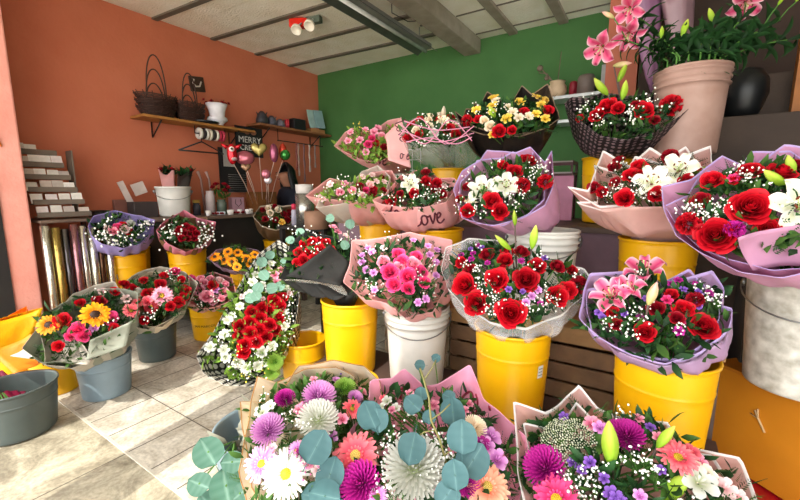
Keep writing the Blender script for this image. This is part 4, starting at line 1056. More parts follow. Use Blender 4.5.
bouquet('I', 'bouquet with a white chrysanthemum and blue green eucalyptus in pink lettered paper', 'I',
    [(316,520),(330,470),(350,430),(368,408),(370,380),(392,378),(404,368),(424,386),(438,384),(470,364),(484,400),(498,410),(530,440),(528,470),(516,510),(480,560),(400,570)], 1.1, PP['pink2'], M=(424,465), tilt=26, rn=.7, dome=.38, cup=.35, wrinkle=.006,
    flowers=[('mum','white',414,468,56),('gerbera','coral',356,456,46,{'disc':'g','face':.9}),('gerbera','peach',487,487,40,{'disc':'g'}),('mum','cream',474,428,26),('star','lil',491,437,24),('star','lil',487,446,20),('star','mag',482,444,18),('star','lil',497,460,24),('mum','mag',361,484,40),('mum','mag',467,483,24),('star','white',387,401,15),('star','white',396,408,13),('star','white',411,412,13),('star','pink',392,410,10),('star','coral',383,398,10),('mum','violet',340,495,24),('lace','lace',405,497,30),('daisy','lil',378,496,18),('star','white',382,406,10),('star','mag',458,465,9),('star','lil',446,490,12),
     ('euc','euc',370,415,27,{'a':20,'dt':.08}),('euc','euc',378,420,22,{'a':200,'dt':.05}),('euc','euc',453,412,27,{'a':-15,'dt':.09}),('euc','euc',462,437,28,{'a':0,'dt':.08}),('euc','euc',473,460,30,{'a':-25,'dt':.06}),('euc','euc',412,448,26,{'a':160,'dt':.07}),('euc','euc',455,475,23,{'a':10,'dt':.06}),('euc','euc',413,404,20,{'a':60,'dt':.09}),('euc','euc',421,394,14,{'a':0,'dt':.1}),('euc','euc',449,397,14,{'a':70,'dt':.1}),('euc','euc',330,474,28,{'a':0,'dt':.07}),('euc','euc',318,497,28,{'a':70,'dt':.07}),('euc','euc',447,495,22,{'a':150,'dt':.05}),('euc','euc',429,417,13,{'a':0,'dt':.08}),
     ('euc','euc',420,365,14,{'a':80,'dt':.03}),('euc','euc',436,358,12,{'a':-60,'dt':.03})],
    fill=[('star','pink',5,.02)], gyp=[(388,440),(392,448),(386,456),(390,465),(396,436),(386,478),(435,435),(444,448),(440,440),(452,452),(458,446),(436,455),(448,462),(464,470),(431,480),(390,490)], gypn=8, foliage=340, fcol='dark', fsize=.055,
    strokes=[[(456,412),(462,398),(470,392),(474,400),(472,412),(476,414),(478,402),(476,394)], [(480,390),(486,386),(488,398),(490,410)], [(396,392),(404,388),(400,398),(408,396),(416,390),(418,398)]], ink=(MAR, .0045))
bouquet('H', 'bouquet of magenta chrysanthemums and green lily buds in white edged film', 'H',
    [(522,500),(518,470),(516,440),(513,401),(545,412),(560,404),(579,384),(598,408),(625,418),(668,422),(682,445),(740,458),(755,490),(770,540),(700,590),(600,590),(545,560)], .98, PP['blushc'], M=(632,480), tilt=26, border=PP['edge'], bw=.010, inner=PP['blushc'], inner_shift=.12, rn=.7, dome=.36, cup=.3, iscale=.84,
    flowers=[('mum','mag',545,468,44),('lace','lace',568,442,56,{'face':.6}),('gerbera','hot',557,500,46),('star','pink',592,424,22),('star','lil',600,428,18),('mum','mag',627,436,34),('mum','mag',617,430,22),('gerbera','coral',678,458,34),('star','coral',690,452,20),('star','white',699,482,34),('star','cream',702,474,26),('star','purp',612,495,18),('star','purp',618,500,18),('star','purp',573,462,14),('star','purp',590,462,14),('star','purp',604,478,12),('star','purp',660,470,12),('star','purp',582,470,12),('star','lil',640,496,14),('star','pale',725,488,22),('star','pale',738,496,18),('star','pink',700,462,16),
     ('bud','bud',611,466,(609,421),{'foot':(615,490),'dt':-.02}),('bud','bud',657,448,(675,426),{'foot':(636,490),'dt':-.02}),('bud','bud',664,500,(690,474),{'foot':(650,515),'dt':-.06,'w':1.25})],
    fill=[('star','purp',6,.018),('star','pink',4,.02)], gyp=[(572,478),(578,486),(584,480),(566,474),(590,474),(600,470),(596,492),(632,452),(648,464),(640,470),(656,480),(575,495),(586,498)], gypn=8, foliage=380, fsize=.06)
# left side
bouquet('N', 'long arrangement with a red rose heart, white flowers and heart print paper', None,
    [(196,356),(212,334),(228,306),(242,280),(258,254),(278,240),(294,250),(300,290),(296,320),(288,345),(276,372),(252,386),(226,386),(204,374)], 2.05, PP['hearts'], M=(256,318), tilt=58, neck=tuple(PZ(285,352,.16)), foot=tuple(PZ(292,368,.02)), dome=.26, cup=0, rn=1, bulge=.02,
    flowers=[('rose','red',x,y,14) for x,y in ((240,326),(250,322),(260,318),(270,312),(280,306),(240,336),(250,333),(260,330),(270,325),(279,318),(274,300),(262,308),(252,312),(245,345),(256,342),(266,337),(276,330),(282,298),(244,352))]+
     [('star','white',252,343,14),('star','white',262,352,13),('star','white',281,314,10),('star','white',238,362,13),('star','white',246,368,12),('star','white',224,350,12),('star','white',232,316,10),('star','white',272,346,12),('star','white',285,326,10),('star','white',258,366,12),('star','white',266,362,11),('star','white',226,358,11),('star','white',228,320,11),('star','white',283,312,10),
      ('star','pink',275,275,11),('star','pink',282,270,11),('star','pale',268,270,10),('star','pink',277,282,10),('mum','gmum',275,362,16),('mum','gmum',272,372,15),
      ('euc','peuc',262,262,11,{'dt':.05}),('euc','peuc',270,255,10,{'dt':.05}),('euc','peuc',264,275,11,{'dt':.06}),('euc','peuc',258,288,11,{'dt':.06}),('euc','peuc',272,288,11,{'dt':.05}),('euc','peuc',280,286,10,{'dt':.05}),('euc','peuc',250,298,10,{'dt':.05}),('euc','peuc',285,262,10,{'dt':.06}),('euc','peuc',256,296,10,{'dt':.05})],
    fill=[('star','white',14,.03),('star','pale',4,.02)], gyp=[(232,356),(240,372),(250,374),(258,358),(286,340),(290,305),(292,290),(288,298),(222,342),(230,336),(266,370,'ydots'),(245,378,'ydots'),(255,376),(236,350,'ydots'),(290,320),(286,330)], gypn=4, foliage=260, fcol='light', ftype='leaf')
bouquet('V1', 'bouquet of sunflowers and red roses in crumpled white and grey paper', 'V1',
    [(22,348),(34,332),(40,318),(58,305),(74,298),(96,290),(120,288),(138,292),(138,308),(130,328),(118,346),(98,358),(74,362),(40,362)], 2.1, PP['grey'], M=(86,322), tilt=48, inner=PP['news'], inner_shift=.5, dome=.34, iscale=.97, wrinkle=.02, side=0,
    flowers=[('sunflower','orange',95,315,26),('sunflower','orange',49,325,20),('rose','red',62,321,17),('rose','hot',78,330,16),('rose','hot',84,336,13),('rose','hot',110,318,16),('rose','dred',99,301,14),('rose','red',80,303,10),('gerbera','coral',131,311,17),('rose','red',115,291,12),('rose','red',124,284,12),('star','pale',126,299,12),('star','pale',103,292,12),('gerbera','coral',137,303,12),('star','lil',94,328,10),('rose','hot',70,336,10)],
    fill=[('rose','red',2,.03)], gypn=3, foliage=240, fcol='dark', ftype='mix')
bouquet('V2', 'bouquet of red roses and a pink gerbera in pale paper beside the sunflowers', 'V2',
    [(133,326),(124,300),(124,282),(138,272),(160,266),(185,272),(198,283),(190,300),(182,312),(165,322),(148,330)], 2.45, PP['news'], M=(162,294), tilt=48, inner=PP['kraft'], inner_shift=.3, dome=.34,
    flowers=[('rose','red',148,293,12),('rose','red',132,289,12),('star','peach',137,301,11),('gerbera','pink',162,296,20),('gerbera','dred',151,307,13),('rose','red',185,290,13),('rose','red',179,302,12),('rose','red',160,284,12),('rose','white',139,292,11),('star','coral',147,301,12),('rose','red',184,297,11),('rose','hot',175,271,11),('rose','red',164,275,9),('rose','hot',192,278,9)],
    fill=[('rose','red',4,.03)], gypn=8, foliage=150)
bouquet('V3', 'bouquet of pale pink roses in the lettered yellow bucket', 'V3',
    [(186,300),(188,284),(198,276),(215,272),(232,278),(236,292),(228,302),(212,308),(198,308)], 2.75, PP['pink'], M=(211,290), tilt=42, dome=.36,
    flowers=[('rose','pink',207,296,14),('rose','pink',200,290,12),('rose','pink',224,292,11),('rose','red',213,285,11),('rose','pale',220,280,9),('rose','pink',204,282,9),('rose','pink',213,300,11),('star','lil',216,290,9)], fill=[('rose','pink',4,.03)], gypn=6, foliage=130)
bouquet('V4', 'bunch of small orange sunflowers in pale purple paper on a crate', 'V4',
    [(207,258),(216,250),(235,246),(258,250),(266,258),(256,266),(240,272),(222,268)], 2.85, PP['purp'], M=(236,258), tilt=42, dome=.3,
    flowers=[('sunflower','orange',215,257,11),('sunflower','orange',224,260,11),('sunflower','orange',232,262,11),('sunflower','orange',246,259,11),('sunflower','orange',238,253,10),('sunflower','orange',255,255,10),('sunflower','orange',228,252,10),('sunflower','orange',250,264,9)], fill=[('sunflower','orange',3,.035)], foliage=110)
LEDGE = sbox('wall_shelf', (-4.06, 1.54, .957), (.2, .34, .026), DW, kind=False); tag(LEDGE, 'narrow dark ledge on the orange wall behind the lavender bouquet', 'ledge')
bouquet('W1', 'bouquet of pink roses and small white filler in lavender paper', 'W1',
    [(88,226),(93,216),(116,210),(130,214),(142,216),(155,220),(150,234),(140,244),(122,248),(102,244),(92,236)], 2.95, PP['lav'], M=(121,230), tilt=48, dome=.26,
    flowers=[('rose','pink',113,231,10),('rose','hot',118,227,10),('rose','pale',125,229,9),('rose','red',123,225,8),('rose','red',128,231,9),('rose','pale',108,229,8),('rose','white',131,223,8)], gyp=[(97,236),(104,239),(112,241),(138,228),(144,226),(148,224),(110,224),(134,234),(120,240)], gypn=4, foliage=130, gr=.0042)
bouquet('W2', 'bouquet with a dense red rose centre in faded pink paper', 'W2',
    [(156,230),(166,220),(184,210),(198,218),(216,222),(212,236),(202,246),(186,252),(168,244)], 3.1, PP['pk3'], M=(187,232), tilt=48, dome=.3, inner=PP['dkr'], inner_shift=.4, iscale=.93,
    flowers=[('rose','dred',x,y,8) for x,y in ((180,229),(186,226),(192,229),(184,233),(190,234),(178,233),(196,233),(187,238),(194,238),(182,238),(188,230))], gyp=[(168,226),(164,232),(204,240),(208,235),(206,228),(170,238),(200,244)], gypn=3, foliage=110, gr=.0042)
bouquet('W3', 'small bouquet of cream and red roses in net and gold kraft paper', 'W3',
    [(253,216),(260,206),(272,204),(284,206),(298,204),(296,216),(290,224),(276,230),(262,226)], 3.75, PP['dkr'], M=(275,216), tilt=50, dome=.28, border=paper('net_paper','#cbb9a0',.6), bw=.02,
    flowers=[('rose','cream',270,213,8),('rose','cream',278,210,8),('rose','dred',284,214,7),('rose','dred',265,219,7),('rose','dred',276,220,7),('rose','cream',268,208,7),('rose','dred',290,212,7),('rose','yellow',282,222,7)], fill=[('rose','dred',4,.03)], gypn=3, foliage=70)
bouquet('Y0', 'cone of bright yellow paper with orange tissue at the column foot', 'Y0',
    [(-30,335),(-20,322),(2,318),(20,313),(40,308),(34,318),(22,328),(6,336),(-20,345)], 2.4, PP['yel'], M=(6,325), tilt=40, flowers=[('rose','dred',2,332,12),('star','orange',26,338,9),('star','lil',22,345,9)], gcol='ydots', gypn=3, foliage=40, inner=paper('orange_tissue','#ff9a2a',.5,.4), inner_shift=.4)
bouquet('b28', 'magenta tissue and flowers drooping in the dark grey tub', 'b28',
    [(-22,388),(-18,378),(-8,374),(2,370),(8,378),(2,386),(-10,392)], 2.05, paper('magenta_tissue','#8a1c42',.4,.4), M=(-7,381), tilt=20, flowers=[('rose','dred',-2,378,9)], foliage=0, gypn=0, dome=.05, rn=.3, neck=tuple(BK['b28']['p']+V((-.09,-.02,-.12))))
# ------------------------------------------------------------------ black flap of the M bouquet, lilies in the tall bucket
def flap(e, px, t, m, name, thick=.0015, curl=.02, n=8, edge=None):
    """a four cornered sheet through photo points with distances, slightly curled, real size"""
    P = [PD(x, y, tt) for (x, y), tt in zip(px, t)]; rows = []
    nrm = (P[1]-P[0]).cross(P[3]-P[0]).normalized()
    for j in range(n+1):
        v = j/n; row = []
        for i in range(n+1):
            u = i/n; q = P[0].lerp(P[1], u).lerp(P[3].lerp(P[2], u), v)
            row.append(q+nrm*curl*(math.sin(PI*u)*.7+.5*math.sin(PI*v)+.12*math.sin(9*u+4*v))-e.location)
        rows.append(row)
    mb = MB(); mb.grid(rows, uv=True); return mb.build(name, m, e, thick=thick)
mb_ = [o for o in C.objects if o.get('label', '').startswith('bouquet of red roses with eucalyptus')][0]
fo_ = flap(mb_, [(286,276),(330,244),(349,262),(340,286)], [1.84,1.86,1.9,1.84], PP['olive'], 'paper_flap', curl=.03)
d = MB()
for (x, y) in ((326,254),(312,266),(338,262),(333,276)):
    q = PD(x, y, 1.8); d.ball(q-mb_.location, .0035, 0, 6)
flap(mb_, [(284,280),(342,286),(350,300),(308,292)], [1.86,1.86,1.92,1.92], CLN, 'clear_flap', curl=.02)

def lilystem(i, rootp, pts, label, heads, grp='lily stems in the tall bucket', leafn=24):
    e = empty('lily_stem', rootp, label, 'lily stem', grp)
    r_ = random.Random(i); L = [V(p)-V(rootp) for p in pts]
    path = []
    for k in range(len(L)-1):
        for q in range(4): path.append(L[k].lerp(L[k+1], q/4))
    path.append(L[-1]); m = MB(); m.tube(path, .004, 6); m.build('stem', G['stem'], e)
    lf = MB()
    for k in range(leafn):
        v = .25+.72*k/leafn; idx = min(len(path)-2, int(v*(len(path)-1))); c = path[idx].lerp(path[idx+1], r_.random())
        a = k*2.4; t = (path[idx+1]-path[idx]).normalized(); X_ = t.orthogonal().normalized(); Y_ = t.cross(X_)
        out = X_*math.cos(a)+Y_*math.sin(a); l = r_.uniform(.07, .14); w = .0105
        sd = t.cross(out).normalized(); rows = []
        for j in range(6):
            u = j/5; q = c+out*l*u*.85+t*l*(.65*u-.7*u*u); ww = w*math.sin(PI*min(1, .08+u*.9))
            rows.append([q-sd*ww+t*.003, q, q+sd*ww+t*.003])
        lf.grid(rows)
    tag(lf.build('leaf', [G['dark']], e), None, kind='stuff')
    for kind, c, hx, hy, t, s, dx, dy in heads:
        P = PD(hx, hy, t); R = s/2/FPX*t
        if kind == 'bud':
            b = PD(hx+dx, hy+dy, t); inst('lily_bud', get('bud', PM[c]), e, P-V(rootp), frame(b-P, 1), ((b-P).length/2*1.05,)*2+((b-P).length/2,))
        else: flower('lily', c, e, P-V(rootp), (PD(hx+dx, hy+dy, t-.06)-P), R)
        s2 = MB(); s2.tube([L[-1]*.92+L[-2]*.08, (L[-1]+(P-V(rootp)))/2+V((0, 0, .01)), P-V(rootp)], .0028, 5); s2.build('flower_stalk', G['stem'], e)
A = BK['A']; ab = A['base']
def lp(px, py, t): return tuple(PD(px, py, t))
def rootA(dx, dy): return (ab.x+dx, ab.y+dy, ab.z+.02)
def through(dx, dy, px, py, t): return [rootA(dx, dy), (ab.x+dx*1.12, ab.y+dy*1.12, ab.z+.44), tuple((V((ab.x+dx*1.12, ab.y+dy*1.12, ab.z+.44))+V(lp(px, py, t)))/2+V((0, 0, .015))), lp(px, py, t)]
specs = [(-.09,-.04,625,40,1.95,[('lily','lpink',603,46,1.9,36,-8,8),('bud','pbud',614,18,1.9,16,-12,-6)],'lily stem reaching furthest over the green wall, with an open pink bloom'),
 (-.08,.02,640,25,2.0,[('lily','lpink',629,33,1.95,34,-2,8),('bud','bud',636,13,1.95,14,-12,-3)],'lily stem with a pink bloom beside the mauve paper cone'),
 (-.05,-.08,632,12,1.95,[('lily','lpink',630,8,1.9,32,-4,6)],'lily stem with a small pink bloom at the top beside the mauve paper'),
 (-.06,-.09,655,45,1.85,[('bud','bud',661,38,1.8,14,1,-12)],'lily stem with one upright yellow green bud before the mauve paper'),
 (-.02,-.09,682,42,1.85,[('bud','bud',682,36,1.8,18,6,-17)],'lily stem with a long yellow bud tilting to one side above the bucket rim'),
 (.02,-.07,700,40,1.85,[('bud','bud',699,33,1.85,12,5,-12)],'lily stem with a small green bud in the middle of the tall bucket'),
 (.05,-.05,712,25,1.85,[('bud','bud',713,23,1.85,15,-4,-15)],'lily stem with a green bud right above the rim middle'),
 (.03,.03,728,30,1.9,[('bud','cream',731,22,1.9,16,1,-16)],'lily stem with a pale cream bud'),
 (.07,-.03,745,15,1.85,[('lily','lpink',745,2,1.85,34,3,6)],'lily stem with the pink bloom cut by the top of the picture'),
 (.09,.0,762,30,1.85,[('bud','bud',778,5,1.8,12,6,-8)],'lily stem bending furthest toward the wooden post'),
 (.10,.02,800,38,1.85,[('bud','bud',812,30,1.85,12,5,-10)],'leafy lily stem bending low over the steps toward the edge'),
 (.08,.04,780,20,1.9,[('bud','bud',796,2,1.85,12,5,-10)],'tall leafy lily stem leaning over the steps')]
for i, (dx, dy, px, py, t, hd, lb) in enumerate(specs): lilystem(i, rootA(dx, dy), through(dx, dy, px, py, t), lb, hd)
# paper cones behind the lilies
def cone(px, py0, py1, t, w, m, label, tip=None, leanx=0):
    b = PY(px, 98, 3.12); b.z = 1.845; a = PY(px+leanx, py0, 3.06); e = empty('paper_cone', b, label, 'paper cone', 'wrapped bunches behind the lilies'); rows = []
    h = a-b; X_ = R0; Y_ = F0
    for j in range(8):
        v = j/7; r = w*(.12+.88*v**.7); row = []
        for k in range(28):
            th = 2*PI*k/28; rr = r*(1+.07*math.sin(5*th+px)+.04*math.sin(11*th))*(1.0)
            row.append(h*v*(1+.12*v*math.sin(2*th+px))+X_*rr*math.cos(th)+Y_*rr*.7*math.sin(th))
        rows.append(row)
    mb = MB(); mb.grid(rows, closed=True); mb.build('wrapping_paper', m, e, thick=.0015)
    for k in range(4): flower('rose', 'dred', e, h*.97+X_*w*.5*math.cos(k*1.6)+Y_*w*.4*math.sin(k*1.6), (0, 0, 1), .03)
    return e
cone(652, -12, 52, 2.45, .095, paper('dusky_mauve_paper', '#94688a', .45, .2), 'mauve paper cone standing behind the pink lilies', leanx=-8)
cone(682, -16, 52, 2.45, .10, paper('milky_film', '#a98791', .3, .2, alpha=.9), 'milky film cone standing behind the yellow bud', leanx=-6)
b = BK['K']['base']
e = empty('withered_bunch', (b.x, b.y, b.z+.02), 'bunch of withered pale leaves in the blue grey bucket', 'bunch')
m = MB(); r_ = random.Random(5)
for k in range(60):
    c = V((r_.uniform(-.02, .15), r_.uniform(-.12, .06), r_.uniform(.24, .36))); leafcloud(m, c, 2, .03, .09, V((0, 0, 1)), 0, r_)
for k in range(12): m.tube([(0, 0, .01), (r_.uniform(-.02, .12), r_.uniform(-.1, .05), .32)], .003, 4, 0)
tag(m.build('dry_leaf', [petal('dry_leaf', '#6f6a58', '#a5a698')], e), None, kind='stuff')
e = empty('eucalyptus_branch', (b.x-.03, b.y-.06, b.z+.02), 'eucalyptus branch with pale green round leaves hanging over the blue grey bucket', 'eucalyptus branch')
st = MB()
for (x, y, s, a) in ((208,452,29,20),(226,486,32,-10),(199,484,22,60),(232,462,20,80),(240,494,20,-60),(208,504,24,30)):
    P = PD(x, y, 1.14); d = (CAM-P).normalized()+V((r_.uniform(-.4, .4), r_.uniform(-.3, .3), .4))
    inst('eucalyptus_leaf', get('euc', petal('light_eucalyptus_skin', '#4f7866', '#90b3a4', trans=.2)), e, P-e.location, frame(d, math.radians(a)), s/2/FPX*1.14)
    st.tube([(0, 0, 0), (0.02, -.05, .3), P-e.location], .003, 4)
st.build('stem', G['stem'], e)

# ------------------------------------------------------------------ counter and things along the orange wall
CT = mat('counter_dark', '#2f2a28', .5, spec=.4); CTT = mat('counter_top', '#6f5b4e', .5)
e = empty('counter', (-3.83, 2.40, 0), 'dark counter along the orange wall', 'counter')
b = MB(); b.box((0, 0, .955), (.58, 1.36, .03)); b.build('worktop', CTT, e, smooth=False, bevel=.004)
b = MB(); b.box((-.03, 0, .64), (.48, 1.30, .598)); b.build('body', CT, e, smooth=False)
ZC = .972
def on(px, py, z=ZC):    # point on the counter below the photo pixel, kept on the counter
    q = PX(px, py, -3.85); return V((-3.85, q.y, z))
# rack of cards
RK = mat('rack_grey', '#6f6356', .6, scale=12)
e = empty('card_rack_stand', (-3.88, 1.14, 0), 'small dark wooden table under the greeting card rack', 'table')
b = MB(); b.box((0, 0, .985), (.42, .40, .02)); b.build('table_top', CTT, e, smooth=False, bevel=.003)
for sx in (-1, 1):
    for sy in (-1, 1):
        b = MB(); b.box((sx*.19, sy*.18, .49), (.03, .03, .97)); b.build('leg', mat('brown_leg', '#4b3328', .6), e, smooth=False)
e = empty('card_rack', (-3.90, 1.12, .996), 'tiered grey rack full of pale cards beside the pink column', 'card rack')
for k in range(6):
    z = .02+.094*k; x = .12-.035*k; w = .33-.018*k; y0 = -.015*k
    b = MB(); b.box((x-.03, y0, z), (.07, w, .008)); b.box((x+.004, y0, z+.017), (.006, w, .034)); b.build('tier', RK, e, smooth=False)
for s in (-1, 1):
    b = MB(); b.box((-.06, s*.155-.03, .27), (.12, .008, .52)); b.build('side_frame', RK, e, smooth=False)
r_ = random.Random(11)
for k in range(6):
    z = .024+.094*k; x = .12-.035*k; n = 4 if k < 5 else 2
    for j in range(n):
        y = (-.125+.082*j)*(1-.05*k)-.015*k+r_.uniform(-.01, .01); h = r_.uniform(.06, .085)
        b = MB(); b.box((0, 0, h/2), (.004, .068, h), M=Matrix.Rotation(-.25, 3, 'Y'))
        cc = r_.choice(['#e9e4dc', '#ded8ce', '#cbbdb0', '#e3d7d4', '#bdb0a6'])
        tag(b.build('greeting_card', mat('card'+cc[1:], cc, .5, var=.12, scale=25), None, smooth=False, loc=(-3.90+x-.022, 1.12+y, .996+z)), 'small pale card standing in the tiered rack by the pink column', 'card', 'cards in the tiered rack')
# foil rolls
FO = [('silver', '#b9b8ac'), ('gold', '#9a8448'), ('smoke', '#5d5a5c'), ('rose', '#8c6468'), ('pearl', '#c9c4b8'), ('silver', '#b9b8ac'), ('bronze', '#5d4433'), ('pearl', '#c9c4b8')]
for k, (nm, c) in enumerate(FO):
    y = .93+.052*k; r = .027; h = .965-.015*(k % 3)
    m = MB(); m.lathe([(.001, 0), (r, 0), (r*1.02, h*.3), (r*.97, h*.6), (r, h), (r*.6, h), (r*.55, h-.02), (.001, h-.02)], 20)
    o = m.build('foil_roll', mat('foil_'+nm, c, .22, metal=.95, bump=.9, scale=6, bscale=9, var=.15), None, loc=(-3.56+.02*(k % 2), y, .0))
    lab = ['shiny %s wrapping foil roll standing next to the column', 'shiny %s foil roll second from the column', '%s grey foil roll third from the column', '%s coloured foil roll in the middle of the row', '%s white foil roll in the middle of the row, next to the rose one', '%s foil roll beside the dark bronze one', '%s brown foil roll near the lavender bouquet', '%s white foil roll at the bench end of the row'][k] % nm
    tag(o, lab, 'foil roll', 'foil wrapping rolls under the card rack')
# bunches in the white bucket
X = BK['X']
def bunch(px, py, w, m, label, fl, key, lean=0):
    b = X['base']+V((lean*.06*R0.x, lean*.06*R0.y, .02)); e = empty('flower_bunch', b, label, 'flower bunch', 'bunches in the white bucket on the counter')
    rows = []; top = PD(px, py, 3.86)-b
    for j in range(7):
        v = j/6; row = []
        for k in range(24):
            th = 2*PI*k/24; rr = w*(.3+.7*v**.8)*(1+.1*math.sin(3*th+key)); row.append(top*v*(1+.10*v*math.sin(2*th+key))+R0*rr*math.cos(th)+F0*rr*.6*math.sin(th))
        rows.append(row)
    mb = MB(); mb.grid(rows, closed=True); mb.build('wrapping_paper', m, e, thick=.0015)
    for k, c in enumerate(fl): flower('rose', c, e, top+R0*(w*.75*math.cos(k*2.1))+F0*(w*.4*math.sin(k*2.1))+V((0, 0, .02)), (CAM-top-b).normalized()*.3+V((0, 0, 1)), .035)
    fo = MB(); leafcloud(fo, top+V((0, 0, -.02)), 40, w*.7, .07, V((0, 0, 1)), 0, r_); tag(fo.build('foliage', [G['dark']], e), None, kind='stuff')
bunch(166, 171, .075, PP['pink'], 'flower bunch in peach paper in the white bucket on the counter', ['dred', 'orange', 'dred', 'red', 'orange'], 1, -.6)
bunch(185, 172, .07, PP['black'], 'flower bunch in black paper in the white bucket on the counter', ['dred', 'dred', 'red'], 2, .8)
# dark box, frames, clipboard near the wall
def item(nm, px, py, size, col, label, cat=None, grp=None, x=-3.85, z=ZC, rough=.5, rz=0, metal=0):
    q = PX(px, py, x); b = MB(); b.box((0, 0, size[2]/2), size); o = b.build(nm, mat('it_'+col[1:], col, rough, metal=metal), None, smooth=False, loc=(x, q.y, z), bevel=.004); o.rotation_euler.z = rz
    return tag(o, label, cat or nm.replace('_', ' '), grp)
item('black_tray', 100, 214, (.16, .12, .07), '#1b1c1b', 'black tray low against the orange wall behind the lavender bouquet', 'tray', x=-4.06, z=.971)
item('wooden_box', 120, 208, (.04, .10, .16), '#7a4e42', 'reddish brown board box on the ledge behind the lavender paper', 'box', x=-4.05, z=.971)
item('storage_box', 143, 210, (.14, .2, .14), '#3b3231', 'dark brown box on the counter before the white bucket', 'box', x=-3.92)
q = on(135, 200); b = MB(); b.box((0, 0, .15), (.012, .05, .3), M=Matrix.Rotation(.35, 3, 'X')); b.box((0, .10, .23), (.012, .11, .11), M=Matrix.Rotation(.35, 3, 'X'))
tag(b.build('leaning_picture', mat('frame_white', '#c9bcb4', .4), None, smooth=False, loc=(-4.03, q.y+.02, ZC+.03)), 'pale leaning frame behind the dark brown box on the counter', 'frame')
# jars and candles
def jar(px, py, r, h, col, label, x=-3.8, grp='jars and glasses on the counter', lid=None, fl=None):
    q = PX(px, py, x); e = empty('jar', (x, q.y, ZC), label, 'jar', grp)
    m = MB(); m.lathe([(.001, 0), (r, 0), (r, h*.8), (r*.8, h*.88), (r*.85, h), (r*.75, h), (r*.7, h*.88), (r*.9, h*.78), (r*.9, .01), (.001, .01)], 24); m.build('glass_body', mat('jar_'+col[1:], col, .2), e)
    if lid:
        m = MB(); m.lathe([(.001, h+.001), (r*.95, h+.001), (r*.95, h+.03), (.001, h+.032)], 20); m.build('lid', mat('lid_'+lid[1:], lid, .4), e)
    if fl:
        for k in range(6):
            a = k*1.05; P = V((.06*math.cos(a), .08*math.sin(a), h+.10+.03*(k % 3))); s = MB(); s.tube([(0, 0, .02), P], .003, 4); s.build('stem', G['stem'], e); flower('rose', fl, e, P, (math.cos(a)*.5, math.sin(a)*.5, 1), .035)
        fo = MB(); leafcloud(fo, V((0, 0, h+.04)), 20, .05, .06, V((0, 0, 1)), 0, r_); tag(fo.build('foliage', [G['leaf']], e), None, kind='stuff')
jar(197, 212, .035, .12, '#3c3a42', 'small dark jar with brass lid beside the white bucket on the counter', lid='#b08a3a')
jar(211, 211, .045, .24, '#b9aaa8', 'tall pinkish milky glass jar on the counter')
jar(222, 212, .05, .15, '#5f6a5e', 'green glass vase of red roses on the counter', fl='dred')
for k, (px, py, z, h) in enumerate(((205, 180, .30, .2), (213, 183, .26, .2))):
    q = PX(px, 210, -3.98); m = MB(); m.tube([(0, 0, 0), (0, -.02, .36), (0, -.05, .44)], [.012, .010, .016], 8)
    tag(m.build('test_tube_vase', mat('vase_glass', '#a88a84', .2), None, loc=(-3.98, q.y, ZC)), ['thin tall glass tube standing behind the milky jar', 'second thin glass tube, closer to the rose vase'][k], 'glass tube', 'glass tubes behind the jars')
b = MB(); q = on(237, 205); b.box((0, 0, .085), (.07, .15, .17)); e = empty('gift_bag', (-3.86, q.y, ZC), 'small pale pink gift bag beside the wooden balloon box', 'bag')
b.build('body', mat('bag_pink', '#b98f9c', .5), e, smooth=False, bevel=.003)
b = MB(); b.tube([(.036, -.03, .15), (.038, -.035, .10), (.038, 0, .07), (.038, .035, .10), (.036, .03, .15)], .003, 5); b.build('handle', INK, e)
for k, (px, py) in enumerate(((210, 213), (228, 209), (233, 211), (230, 217), (241, 212), (246, 210), (252, 212))):
    q = PZ(px, py+3, ZC) if False else PX(px, py, -3.62); m = MB(); m.lathe([(.001, 0), (.018, 0), (.026, .05), (.023, .05), (.016, .01), (.001, .01)], 16)
    tag(m.build('candle_cup', mat('candle_white', '#e6e0da', .3), None, loc=(-3.60+(k % 2)*.05, q.y-.03, ZC)), 'small white candle cup in the row at the counter edge', 'candle cup', 'white candle cups on the counter')
for k, (px, py) in enumerate(((222, 218), (238, 216), (243, 219))):
    q = PX(px, py, -3.6); e = empty('red_posy', (-3.585, q.y-.05, ZC), ['red posy lying nearest the white bucket at the counter edge', 'red posy in the middle of the counter edge', 'red posy beside the wooden balloon box'][k], 'posy', 'red posies at the counter edge')
    for j in range(5): flower('ros2', 'dred', e, V((.01*(j % 2), -.05+.025*j, .02)), (1, 0, 1), .022)
e = empty('label_card', (-3.62, PX(221, 212, -3.62).y, ZC), 'small white price card lying among the candle cups', 'card')
b = MB(); b.box((0, 0, .018), (.02, .08, .032)); b.build('card', mat('card_pale', '#d5dde4', .5), e, smooth=False)
# balloon box
q = PX(264, 212, -3.8); e = empty('balloon_box', (-3.79, q.y-.03, ZC), 'square wooden box full of balloon sticks on the counter', 'box')
W = mat('light_box_wood', '#7d4c22', .6, col2='#6b401c', scale=10)
b = MB()
for s in (-1, 1): b.box((s*.095, 0, .115), (.012, .26, .23)); b.box((0, s*.125, .115), (.18, .012, .23))
b.box((0, 0, .01), (.18, .22, .01)); b.build('body', W, e, smooth=False)
bx = e.location.copy()
def heart(r, th=.35, n=40):
    m = MB(); rows = []
    for j in range(9):
        a = -PI/2+PI*j/8; s = math.cos(a)**.6; z = math.sin(a)*th*r; row = []
        for k in range(n):
            t = 2*PI*k/n; x = 16*math.sin(t)**3/17; y = (13*math.cos(t)-5*math.cos(2*t)-2*math.cos(3*t)-math.cos(4*t))/17
            row.append((x*r*s*(1+.02*math.sin(20*t)), (y+.1)*r*s, z))
        rows.append(row)
    m.grid(rows, closed=True); return m
def foil(c, nm): return mat('balloon_'+nm, c, .18, metal=.55, var=.25, scale=9, spec=.6)
